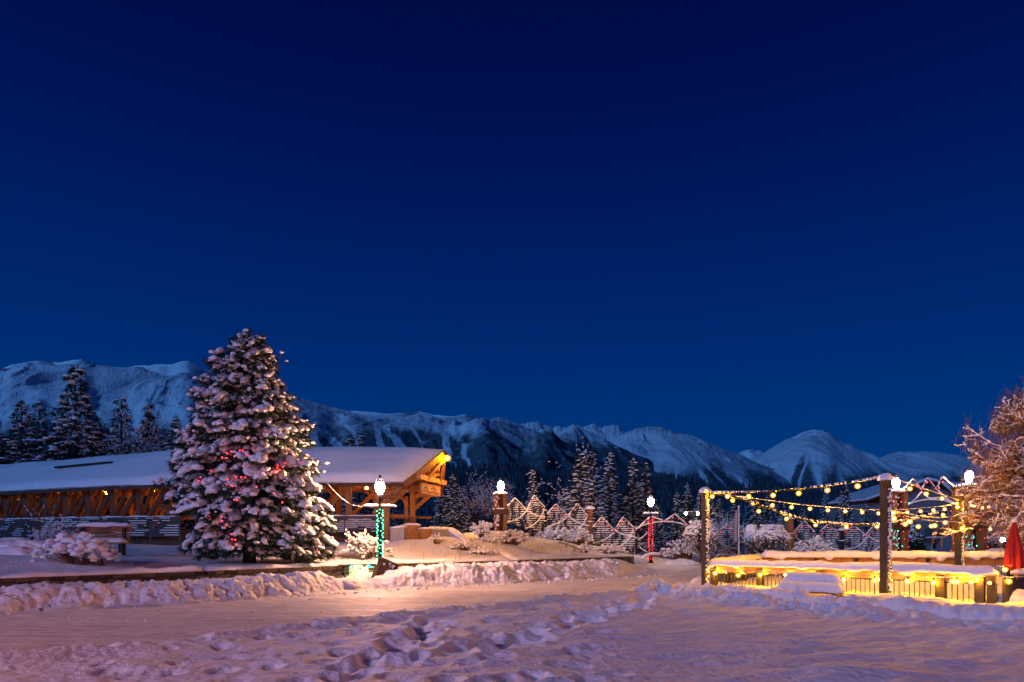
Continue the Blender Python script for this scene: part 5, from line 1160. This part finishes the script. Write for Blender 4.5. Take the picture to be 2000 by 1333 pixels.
for i, px in enumerate(BELT):
    lb = ORD[i] + ' from the left among the distant dark firs behind the park' if i < 20 else ORD[39 - i] + ' from the right among the distant dark firs behind the park'
    conifer(px, rnd.uniform(955, 1000) if px > 700 else rnd.uniform(900, 960), rnd.uniform(85, 150), rnd.randrange(4), lb, 'firs in the dark belt behind the park', wide=rnd.uniform(1, 1.4))

# ---- bare trees and shrubs
def bare(name, base, H, seed, label, cat_, group=None, spread=.5, n0=6, depth=4, snow=.6, tr_r=.12, lean=(0, 0, 0), twigm='twig', up=.25, sn_r=.03, trunk_h=.25, droop=0, len0=.45, tips=True, tips_n=3, kids=3):
    rs = np.random.RandomState(seed); t = thing(name, base, label, cat_, group); tr = MB(); tw = MB(); sn = MB()
    def grow(p, d, L, r, lev):
        n = 4 if lev < 2 else 3; pts = [Vector(p)]; dd = Vector(d)
        for k in range(n):
            dd = (dd + Vector(rs.normal(size=3) * .16) + Vector((0, 0, up * .25 - droop * (lev + 1) * .12))).normalized(); pts.append(pts[-1] + dd * L / n)
        rad = [r * (1 - .5 * k / n) for k in range(n + 1)]
        (tr if lev <= 1 else tw).tube(pts, rad, 6 if lev < 2 else 3, False)
        if lev >= 1:
            for k in range(n):
                a, b_ = pts[k], pts[k + 1]; hz = math.hypot((b_ - a).x, (b_ - a).y) / ((b_ - a).length + 1e-6)
                if hz > .35 and rs.rand() < snow:
                    u = rs.uniform(0, .3); v = rs.uniform(.65, 1.0); w_ = sn_r * rs.uniform(.6, 1.3) * (1.3 if lev == 1 else 1) + rad[k] * .6
                    m_ = a.lerp(b_, (u + v) / 2); L_ = (b_ - a).length * (v - u)
                    if L_ < .5: 
                        h0, h1 = a.lerp(b_, u), a.lerp(b_, v); o_ = Vector((0, 0, rad[k] + w_ * .4)); sn.tube([h0 + o_ - Vector((0, 0, w_ * .3)), h0.lerp(h1, .3) + o_ + Vector((0, 0, w_ * .2)), h0.lerp(h1, .7) + o_, h1 + o_ - Vector((0, 0, w_ * .3))], [w_ * .4, w_, w_ * .8, w_ * .3], 6)
                    else:
                        h0, h1 = a.lerp(b_, u), a.lerp(b_, v); o_ = Vector((0, 0, rad[k] + w_ * .3)); sn.tube([h0.lerp(h1, q_) + o_ for q_ in (0, .2, .4, .6, .8, 1)], [w_ * f_ for f_ in (.4, 1, .7, 1.1, .8, .4)], 6)
        if lev < depth:
            for k in range(kids + (1 if lev == 0 else 0)):
                s = rs.uniform(.3, 1.0); j = min(n - 1, int(s * n)); q = pts[j].lerp(pts[j + 1], s * n - j if s < 1 else 1)
                side = Vector(rs.normal(size=3)); side = (side - side.dot(dd) * dd).normalized(); nd_ = (dd * .75 + side * spread * 1.3).normalized()
                grow(q, nd_, L * rs.uniform(.5, .8), rad[j] * .6, lev + 1)
    r0 = Vector((0, 0, 0)); th_ = H * trunk_h
    if trunk_h > 0: tr.tube([(0, 0, -.2), Vector(lean) * .5 + Vector((0, 0, th_ * .5)), Vector(lean) + Vector((0, 0, th_))], [tr_r * 1.3, tr_r, tr_r * .85], 8)
    for i in range(n0):
        a_ = i * 2.4 + rs.rand(); st = Vector(lean) * (i / n0) + Vector((0, 0, th_ * (.6 + .4 * rs.rand()) if trunk_h > 0 else 0)); grow(st, Vector((math.cos(a_) * spread, math.sin(a_) * spread, 1 if trunk_h == 0 else .5 + .6 * rs.rand())).normalized(), H * len0 * rs.uniform(.8, 1.15), tr_r * .5, 1 if trunk_h == 0 else 0)
    if tr.n: tr.build('trunk', M['bark'], t, True)
    tw.build('twigs', M[twigm], t); sn.build('snow_cover', M['snow_fine'], t, True); return t
# big bare snowy tree at the right edge
def right_tree():
    rs = np.random.RandomState(44); base = Vector((*XY(2140, 21.0), .1)); t = thing('bare_tree', base, 'large bare tree at the right edge, every twig carrying snow and lit orange from below', 'tree'); tr = MB(); tw = MB(); sn = MB()
    tr.tube([(0, 0, -.3), (0, 0, 1.6), (-.1, 0, 3.2), (0, .1, 5.9)], [.34, .27, .22, .08], 10)
    def snowseg(pts, rad, w_):
        n = len(pts)
        for k in range(n - 1):
            a, b_ = pts[k], pts[k + 1]
            if rs.rand() < .82:
                L_ = (b_ - a).length; m = max(2, int(L_ / .09)); o_ = Vector((0, 0, rad[k])); sn.tube([a.lerp(b_, q / m) + o_ + Vector((0, 0, w_ * .5)) for q in range(m + 1)], [w_ * rs.uniform(.45, 1.25) if 0 < q < m else w_ * .3 for q in range(m + 1)], 6)
    def limb(p, d, L, r, lev):
        n = 8 if lev == 0 else 5; pts = [Vector(p)]; dd = Vector(d)
        for k in range(n): dd = (dd + Vector(rs.normal(size=3) * .12) + Vector((0, 0, .035 if lev < 2 else -.01))).normalized(); pts.append(pts[-1] + dd * L / n)
        rad = [r * (1 - .75 * k / n) + .003 for k in range(n + 1)]; (tr if lev == 0 else tw).tube(pts, rad, 6 if lev < 2 else 3, False)
        snowseg(pts, rad, (.045, .036, .028, .018)[lev])
        if lev < 3:
            for k in range((9, 5, 3)[lev]):
                s = rs.uniform(.15, 1.0); j = min(n - 1, int(s * n)); q = pts[j].lerp(pts[j + 1], min(1, s * n - j)); sd = Vector(rs.normal(size=3)); sd.z *= .6; sd = (sd - sd.dot(dd) * dd).normalized()
                limb(q, (dd * .8 + sd * .75).normalized(), L * rs.uniform(.3, .5) * (1.15 - .45 * s), rad[j] * .55, lev + 1)
        if lev >= 1 and rs.rand() < .65:   # fine hanging and rising twigs
            for k in range(3):
                s = rs.rand(); j = min(n - 1, int(s * n)); q = pts[j]; u = Vector((rs.normal() * .35, rs.normal() * .35, rs.choice([-1, .9]) * 1.0)).normalized(); l_ = rs.uniform(.2, .6); tw.tube([q, q + u * l_ * .5 + Vector((rs.normal() * .03, 0, 0)), q + u * l_], [.006, .005, .003], 3, False)
    for i in range(34):
        a_ = math.pi + rs.uniform(-1.5, 1.5) if i % 4 else rs.uniform(0, 6.28); z = 2.5 + 3.2 * (i / 34) + rs.uniform(-.2, .2); el = -.02 + .8 * (i / 34) ** 1.3 + rs.uniform(-.1, .1)
        limb((0, 0, z), Vector((math.cos(a_), math.sin(a_) * .8, el)).normalized(), (3.75 - 1.6 * (i / 34)) * rs.uniform(.8, 1.08), .09 - .05 * i / 34, 0)
    tr.build('trunk', M['bark'], t, True); tw.build('twigs', M['twig'], t); sn.build('snow_cover', M['snow_fine'], t, True)
right_tree()
def gz(px, Y): x, y = XY(px, Y); return (x, y, Hz(x, y))
bare('bare_tree', gz(1150, 54), 8.3, 61, 'thin leafless birch trees with long snowy side branches behind the fence', 'tree', None, .42, 5, 3, .25, .05, up=.35, sn_r=.028, kids=2, twigm='bark', trunk_h=.55, len0=.3)
bare('bare_tree', gz(1118, 53), 7.2, 62, 'leafless birch leaning left with drooping snowy branches', 'tree', None, .6, 5, 3, .55, .05, lean=(-.8, 0, 0), up=.0, droop=.4, sn_r=.035, kids=2, twigm='bark', trunk_h=.5, len0=.32)
bare('bare_tree', gz(930, 58), 7.0, 63, 'dark bare tree tangled with snow between the gable and the lit pillar', 'tree', None, .6, 8, 4, .3, .08, up=.2, sn_r=.028, trunk_h=.4, len0=.32)
bare('bare_tree', gz(955, 64), 7.5, 64, 'bare snowy tree right behind the lit pillar', 'tree', None, .6, 8, 4, .3, .08, up=.2, sn_r=.028, trunk_h=.4, len0=.3)
bare('bare_tree', gz(272, 50), 10.0, 65, 'leafless tree between the dark firs behind the bridge', 'tree', None, .5, 8, 4, .25, .08, up=.35, sn_r=.02, trunk_h=.4, len0=.32)
bare('bare_tree', gz(1425, 58), 4.6, 66, 'bare snowy tree behind the left patio post', 'tree', None, .6, 7, 3, .5, .06, up=.2, sn_r=.035, trunk_h=.3, len0=.35)
# weeping dome trees
def dome_tree(px, Y, r, ztop, label, seed):
    rs = np.random.RandomState(seed); x, y, z0 = gz(px, Y); t = thing('weeping_tree', (x, y, z0), label, 'tree', 'dome shaped weeping trees'); tr = MB(); tw = MB(); sn = MB(); hh_ = ztop - z0
    tr.tube([(0, 0, -.1), (.04, 0, hh_ * .5), (0, 0, hh_ * .8)], [.12, .09, .05], 8)
    for i in range(230):
        a_ = rs.rand() * 6.283; rr2 = r * math.sqrt(rs.uniform(.05, 1)); top = Vector((0, 0, hh_ * .8)); mid = Vector((math.cos(a_) * rr2 * .6, math.sin(a_) * rr2 * .6, hh_ * rs.uniform(.9, 1.0))); e1 = Vector((math.cos(a_) * rr2, math.sin(a_) * rr2, hh_ * (.95 - .3 * (rr2 / r) ** 2))); e2 = e1 + Vector((rs.normal() * .06, rs.normal() * .06, -rs.uniform(.3, .95) * hh_ * .45))
        tw.tube([top, mid, e1, e2], [.02, .014, .01, .005], 3, False)
        for q, s_ in ((mid, .11), (e1, .12), (e1.lerp(e2, .3), .07), (mid.lerp(e1, .5), .12)):
            if rs.rand() < .8: sn.blob(q + Vector((0, 0, .03)), (s_ * rs.uniform(.8, 1.5), s_ * rs.uniform(.8, 1.3), s_ * .6), i, 1, .4, .5)
        if rs.rand() < .4: sn.blob(e1.lerp(e2, rs.rand()), (.03, .03, .07), i, 1, .4, 1)
    tr.build('trunk', M['bark'], t, True); tw.build('twigs', M['shrubleaf'], t); sn.build('snow_cover', M['snow_fine'], t, True)
dome_tree(1370, 44, 1.15, 2.75, 'dome shaped weeping tree with a snow crown left of the flagpole', 71)
dome_tree(1508, 43, 1.1, 2.45, 'dome shaped weeping tree with a snow crown left of the brown far post', 72)
dome_tree(1468, 46, .42, 2.5, 'small round snowy bush head on a stem right of the flagpole', 73)
def shrub(px, Y, H, seed, label, spread=.8, snow=.75, n0=14, sn_r=.045, name='shrub', group=None, dz=0):
    x, y, z = gz(px, Y); return bare(name, (x, y, z + dz), H, seed, label, 'shrub', group, spread, n0, 3, snow, .022, sn_r=sn_r, trunk_h=0, len0=.5, up=.3, twigm='twig')
def blobshrub(px, Y, rx, H, n, label, seed, sz=.09, dark=True):
    rs = np.random.RandomState(seed); x, y, z = gz(px, Y); t = thing('shrub', (x, y, z), label, 'shrub', 'snow loaded shrubs'); tw = MB(); sn = MB()
    for i in range(n):
        a_ = rs.rand() * 6.283; r = rx * math.sqrt(rs.rand()); h = H * (1 - .6 * (r / rx) ** 2) * rs.uniform(.45, 1.05); tip = Vector((math.cos(a_) * r, math.sin(a_) * r * .7, h)); m = Vector((tip.x * .6, tip.y * .6, h * .85))
        tw.tube([(tip.x * .2, tip.y * .2, -.05), m, tip, tip + Vector((tip.x * .12, 0, -h * .12))], [.014, .01, .007, .004], 3, False)
        for q, f in ((m, .7), (tip, 1), (m.lerp(tip, .5), .9), (Vector((tip.x * 1.08, tip.y, tip.z - sz)), .6)):
            if rs.rand() < .8: k_ = sz * f * rs.uniform(.6, 1.5); sn.blob(q + Vector((0, 0, k_ * .3)), (k_ * 1.25, k_, k_ * .8), i, 2 if sz > .1 else 1, .4, .6)
    tw.build('twigs', M['twig'], t); sn.build('snow_cover', M['snow_fine'], t, True)
blobshrub(150, 22.4, 1.25, .98, 95, 'low shrub bent under heavy snow clumps in front of the wooden bench', 81, .125)
blobshrub(195, 22.6, .65, .85, 30, 'right lobe of snow covered twigs at the end of the wooden bench', 82, .10)
shrub(110, 30, 1.9, 83, 'bare frosted shrub in front of the left slatted railing', 1.2, .5, 18, .03)
shrub(80, 29, 3.0, 84, 'tall thin leafless shoots rising before the bridge roof', .18, .1, 5, .02)
shrub(710, 29.5, 1.75, 85, 'open shrub with snow tufts left of the green lamp post', .75, .8, 11, .06)
blobshrub(728, 30.5, .9, 1.15, 26, 'snow tufted shrub right behind the green lamp post', 86, .09)
blobshrub(1000, 36, 1.2, .75, 130, 'dense snow tufted shrub at the foot of the lit pillar', 87, .075)
blobshrub(962, 36.5, .6, .6, 50, 'small round snowy shrub left of the ramp wall', 88, .06)
blobshrub(942, 38, .65, 1.15, 50, 'upright snow tufted shrub left of the lit pillar', 89, .09)
blobshrub(853, 34, .5, .55, 40, 'dark twiggy shrub below the low entrance wall', 90, .04)
blobshrub(905, 33.5, .9, .45, 60, 'low shrub line half buried in snow on the slope', 91, .06)
blobshrub(940, 33, .7, .35, 40, 'flat snow covered plants beside the ramp wall', 92, .06)
blobshrub(1085, 44, 1.3, 1.05, 120, 'bright snowy bush behind the first zigzag panels', 93, .08)
blobshrub(1130, 44, 1.2, 1.25, 120, 'bushy snowy twigs in front of the second zigzag panel', 94, .07)
blobshrub(1185, 42.5, 1.3, .6, 90, 'snowy twigs at the foot of the third zigzag panel', 95, .07)
blobshrub(1143, 38, .5, .55, 30, 'small heap of snow tufts right of the sloping handrail', 96, .1)
blobshrub(1330, 46, 1.4, 1.6, 130, 'snow tangled bush right of the red lamp post', 97, .08)
blobshrub(1590, 42, 1.5, 1.7, 190, 'large snow dusted bush behind the patio between the zigzag panels', 98, .075)
blobshrub(1500, 44.5, 1.0, .8, 60, 'low snowy bush under the dome shaped tree', 99, .08)
blobshrub(1400, 47, 1.6, .9, 80, 'low snowy bush behind the left patio post', 100, .07)
blobshrub(1240, 50, 1.5, 1.2, 80, 'dark snowy bush behind the slim dark post', 101, .07)
def darkhedge(px, Y, rx, H, label, seed):
    rs = np.random.RandomState(seed); x, y, z = gz(px, Y); t = thing('evergreen_bush', (x, y, z), label, 'bush', 'dark evergreen bushes by the houses'); nd = []; sn = MB()
    for i in range(230):
        v = rs.normal(size=3); v /= np.linalg.norm(v); v[2] = abs(v[2]); q = v * np.array([rx, rx * .8, H]) * rs.uniform(.7, 1.02); needle_clump(nd, q, v, 14, .26, .06, rs, 0)
        if v[2] > .55 and rs.rand() < .9 or rs.rand() < .12: sn.blob(q + np.array([0, 0, .05]), (.22, .2, .11) if v[2] > .55 else (.08, .08, .06), i, 1, .4, .5)
    A = np.concatenate(nd); link_mesh('foliage', A.reshape(-1, 3), np.arange(len(A) * 3).reshape(-1, 3), M['needle'], t); sn.build('snow_cover', M['snow_fine'], t, True)
darkhedge(1783, 56, .85, 2.7, 'round dark bush with snow top beside the ground floor window', 111)
darkhedge(1918, 52, 1.1, 2.2, 'dark bush with snow top right of the tall brown pillar', 112)
darkhedge(1948, 54, .9, 1.9, 'dark bush behind the small globe lamp', 113)
darkhedge(1990, 50, 1.0, 1.7, 'dark snowy bush behind the red umbrella', 114)

# dry stalks standing in the snow of the slope: nobody could count them
rs = np.random.RandomState(120); b = MB(); s_ = MB()
for i in range(170):
    u = rs.rand(); px = rs.uniform(640, 1130); Y = rs.uniform(28.5, 34) if px < 900 else rs.uniform(32, 38); x, y = XY(px, Y); z = Hz(x, y); c_ = fbm(np.array([x * .6]), np.array([y * .6]), 2, 5)[0]
    if c_ < .05: continue
    h_ = rs.uniform(.12, .42); tip = Vector((x + rs.normal() * .06, y + rs.normal() * .05, z + h_)); b.tube([(x, y, z - .05), tip], [.008, .004], 3, False)
    if rs.rand() < .4: s_.blob(tip, (.03, .03, .025), i, 1)
o = b.build('grass', M['shrubleaf']); tag(o, 'dry stalks of grass poking through the snow of the slope', 'grass', kind='stuff')
# loose lumps of snow on the road and along its edges
b = MB(); rs = np.random.RandomState(130)
for i in range(420):
    if i < 60: px = rs.uniform(100, 1250); Y = rs.uniform(13, 24); k_ = rs.uniform(.02, .05)
    elif i < 260: u = rs.rand() * (len(FAR) - 8) ; x, y = (Vector((-15, 12.9)).lerp(Vector((7, 31)), rs.rand())); x += rs.uniform(-.2, .7); y -= rs.uniform(0, .5); px = None; k_ = rs.uniform(.02, .07)
    else: a_ = rs.rand(); q = Vector((-7.5, 8.0)).lerp(Vector((-3.1, 12.9)), a_) if rs.rand() < .5 else Vector((-3.1, 12.9)).lerp(Vector((3.6, 19.3)), a_); x, y = q.x + rs.uniform(-.35, .1), q.y + rs.uniform(-.1, .35); px = None; k_ = rs.uniform(.015, .05)
    if px is not None: x, y = XY(px, Y)
    b.blob((x, y, Hz(x, y) + k_ * .2), (k_, k_ * .8, k_ * .7), i, 1, .6, .8)
o = b.build('snow', M['bank']); tag(o, 'loose lumps of snow scattered along the edges of the road', 'snow', kind='stuff')
# snow heaps
def heap(px, Y, rx, ry, h, label, seed):
    x, y, z = gz(px, Y); V_, F_ = ico(5); V_ = V_.copy(); n = fbm(V_[:, 0] * 2 + seed, V_[:, 1] * 2 + V_[:, 2] * 2, 5, seed); V_ = V_ * (1 + .28 * n)[:, None] * np.array([rx, ry, h]); V_[:, 2] = np.maximum(V_[:, 2], -.15)
    o = link_mesh('snow_pile', V_, F_, M['bank'], None, True); o.location = (x, y, z - .03); tag(o, label, 'snow pile', 'piles of cleared snow')
heap(1985, 16.4, .75, .5, .42, 'rounded snow pile at the right edge in front of the dark board screen', 5)
heap(1950, 33, 1.4, 1.0, 1.05, 'tall snow pile behind the back patio fence near the red umbrella', 6)
heap(1758, 33, .9, .7, .75, 'snow pile at the foot of the pillar behind the nearest patio post', 7)
heap(1880, 33, 1.1, .7, .7, 'snow pile at the foot of the tall brown pillar', 8)
heap(1330, 41, 1.2, .6, .35, 'low snow pile at the right of the red lamp post', 9)
heap(1247, 39.5, .55, .5, .42, 'small pointed snow pile at the end of the low stone wall', 10)
heap(60, 24.0, 1.2, .8, .55, 'smooth snow mound at the far left of the garden bed', 11)
heap(20, 25.0, 1.0, .8, .5, 'smooth snow mound cut by the left picture edge', 12)

# ------------------------------------------------------------------ houses
def house1():
    Y = 72; zb = -.4; pl = lambda px, py: P(px, py, Y); o = pl(1720, 1090); o.z = zb
    t = thing('house', o, 'grey gabled apartment house behind the arch with a balcony and dark windows', 'house')
    def wall(px0, px1, z1, dep, gable=None, m_='siding'):
        b = MB(o); x0 = pl(px0, 0).x; x1 = pl(px1, 0).x
        if gable: xm, zm = gable; prof = [(x0, zb), (x1, zb), (x1, z1), (xm, zm), (x0, z1)]
        else: prof = [(x0, zb), (x1, zb), (x1, z1), (x0, z1)]
        n = len(prof); b.add([(x, Y, z) for x, z in prof] + [(x, Y + dep, z) for x, z in prof], [tuple(range(n)), tuple(range(2 * n - 1, n - 1, -1))] + [(i, n + i, n + (i + 1) % n, (i + 1) % n) for i in range(n)]); b.build('wall', M[m_], t)
    pk = pl(1806, 941); e0 = pl(1722, 968); e1 = pl(1888, 966); wall(1726, 1885, e0.z - .1, 9, (pk.x, pk.z - .25))
    b = MB(o); s_ = MB(o)
    for a_, c_ in ((e0, pk), (pk, e1)):
        d = (c_ - a_); ext = d.normalized() * .3; p0, p1 = a_ - (ext if a_ is e0 else ext * 0), c_ + (ext if c_ is e1 else ext * 0)
        for off, hh_, mb_, w0 in ((0, .2, b, 10.4), (.24, .26, s_, 10.2)): up_ = Vector((-d.z, 0, d.x)).normalized() * off; q = (p0 + p1) / 2 + up_ + Vector((0, 4.2, 0)); mb_.beam(p0 + up_ + Vector((0, 4.2, 0)), p1 + up_ + Vector((0, 4.2, 0)), w0, hh_)
    b.build('roof', M['timber_dark'], t); s_.build('roof_snow', M['snow'], t)
    # left wing
    wall(1690, 1724, pl(0, 982).z, 8); w0, w1 = pl(1684, 982), pl(1722, 968); b = MB(o); b.beam(w0 + Vector((0, 3.5, .1)), w1 + Vector((0, 3.5, .1)), 9, .2); b.build('wing_roof', M['timber_dark'], t); b = MB(o); b.beam(w0 + Vector((0, 3.5, .3)), w1 + Vector((0, 3.5, .3)), 8.8, .22); b.build('wing_snow', M['snow'], t)
    def win(px0, py0, px1, py1, lit=False, nm='window', fr=True):
        a_, c_ = pl(px0, py0), pl(px1, py1); b = MB(o); b.box(((a_.x + c_.x) / 2, Y - .03, (a_.z + c_.z) / 2), (abs(c_.x - a_.x), .05, abs(a_.z - c_.z))); f_ = b.build(nm, M['winlit'] if lit else M['glass'], t)
        b = MB(o)
        for x in (a_.x, (a_.x + c_.x) / 2, c_.x): b.box((x, Y - .075, (a_.z + c_.z) / 2), (.07, .06, abs(a_.z - c_.z) + .07))
        for z in (a_.z, c_.z): b.box(((a_.x + c_.x) / 2, Y - .08, z), (abs(c_.x - a_.x) + .14, .07, .08))
        b.build('frame', M['white'], f_)
    win(1819, 1060, 1843, 1074); win(1790, 1000, 1812, 1018); win(1828, 998, 1850, 1020); win(1738, 1010, 1752, 1030)
    b = MB(o); q0, q1 = pl(1792, 1052), pl(1872, 1052); b.beam(q0 + Vector((0, -.7, 0)), q1 + Vector((0, -.7, 0)), 1.4, .16); b.build('balcony', M['siding'], t)
    b = MB(o)
    for i in range(40): q = q0.lerp(q1, i / 39) + Vector((0, -1.35, 0)); b.box((q.x, q.y, q.z + .5), (.035, .035, .9))
    b.beam(q0 + Vector((0, -1.35, .98)), q1 + Vector((0, -1.35, .98)), .06, .06); b.build('balcony_railing', M['metal'], t)
    b = MB(o); snow_strip(b, q0 + Vector((0, -1.42, .08)), q1 + Vector((0, -1.42, .08)), .2, .14, .3, 4); b.build('balcony_snow', M['snow'], t, True)
    a_, c_ = pl(1833, 1024), pl(1842, 1035); tb_ = MB(o); tb_.box(((a_.x + c_.x) / 2, Y - 1.45, (a_.z + c_.z) / 2), (.62, .03, .7)); tb_.build('yellow_panel', mat('yellow_board', (.5, .42, .04), .6), t)
house1()
def house2():
    Y = 66; zb = -.2; pl = lambda px, py: P(px, py, Y); o = pl(1905, 1080); o.z = zb; x0, x1 = pl(1903, 0).x, pl(2110, 0).x; ze = pl(0, 1002).z; zr = pl(0, 968).z
    t = thing('house', o, 'grey house with a broad snow roof at the right edge behind the snowy tree', 'house')
    b = MB(o); b.box(((x0 + x1) / 2, Y + 4, (zb + ze) / 2), (x1 - x0, 8, ze - zb)); b.build('wall', M['siding'], t)
    b = MB(o); b.beam(((x0 + x1) / 2, Y - .7, ze + .05), ((x0 + x1) / 2, Y + 4, zr + 1.2), x1 - x0 + 1, .2); b.build('roof', M['timber_dark'], t); b = MB(o); b.beam(((x0 + x1) / 2, Y - .6, ze + .33), ((x0 + x1) / 2, Y + 4, zr + 1.46), x1 - x0 + .9, .28); b.build('roof_snow', M['snow'], t)
    for px0, px1, lit in ((1960, 1982, True), (2020, 2045, False)):
        a_, c_ = pl(px0, 1018), pl(px1, 1037); b = MB(o); b.box(((a_.x + c_.x) / 2, Y - .03, (a_.z + c_.z) / 2), (c_.x - a_.x, .05, a_.z - c_.z)); f_ = b.build('window', M['glass'], t)
        if lit: b = MB(o); b.box((a_.x + .75, Y - .07, (a_.z + c_.z) / 2 + .1), (.28, .02, .5)); b.build('pane', M['winlit'], f_)
        b = MB(o)
        for x in (a_.x, (a_.x + c_.x) / 2, c_.x): b.box((x, Y - .085, (a_.z + c_.z) / 2), (.07, .06, a_.z - c_.z))
        for z in (a_.z, c_.z): b.box(((a_.x + c_.x) / 2, Y - .09, z), (c_.x - a_.x + .1, .07, .08))
        b.build('frame', M['white'], f_)
house2()
# parked car
def car():
    Y = 57; cx = (1782 - 1000) / F * Y; zb = -.78; o = Vector((cx, Y, zb)); t = thing('parked_car', o, 'dark parked car with a snow dusted roof behind the back patio fence', 'car')
    prof = [(-2.2, .35), (-2.2, .75), (-2.05, .88), (-1.5, .95), (-1.15, 1.0), (-.75, 1.42), (.55, 1.45), (1.15, 1.0), (1.95, .86), (2.2, .7), (2.2, .35)]
    b = MB(o); n = len(prof); L_ = [(cx + x, Y - .86, zb + z) for x, z in prof]; R_ = [(cx + x, Y + .86, zb + z) for x, z in prof]
    L_ = [(x, y + (.18 if z > zb + 1.05 else 0), z) for x, y, z in L_]; R_ = [(x, y - (.18 if z > zb + 1.05 else 0), z) for x, y, z in R_]
    b.add(L_ + R_, [tuple(range(n - 1, -1, -1)), tuple(range(n, 2 * n))] + [(i, (i + 1) % n, n + (i + 1) % n, n + i) for i in range(n)]); b.build('body', M['car'], t)
    for x0, x1, k_ in ((-1.0, -.15, .3), (-.08, .95, .35)):
        b = MB(o); b.add([(cx + x0, Y - .87, zb + 1.03), (cx + x1, Y - .87, zb + 1.03), (cx + x1 - (.38 if x0 > -.5 else 0), Y - .74, zb + 1.36), (cx + x0 + (.3 if x0 < -.5 else 0), Y - .74, zb + 1.36)], [(0, 1, 2, 3)]); b.build('window', M['glass'], t)
    for sx in (-1.35, 1.35):
        for sy in (-.8, .8): b = MB(o); b.tube([(cx + sx, Y + sy - .1, zb + .32), (cx + sx, Y + sy + .1, zb + .32)], .32, 16); w_ = b.build('wheel', M['cable'], t); b = MB(o); b.tube([(cx + sx, Y + sy - .12, zb + .32), (cx + sx, Y + sy + .12, zb + .32)], .17, 10); b.build('rim', M['galv'], w_)
    b = MB(o); snow_strip(b, (cx - .75, Y, zb + 1.43), (cx + .55, Y, zb + 1.45), 1.3, .12, .1, 3, .3, .1); b.build('snow_cover', M['snow'], t, True)
car()
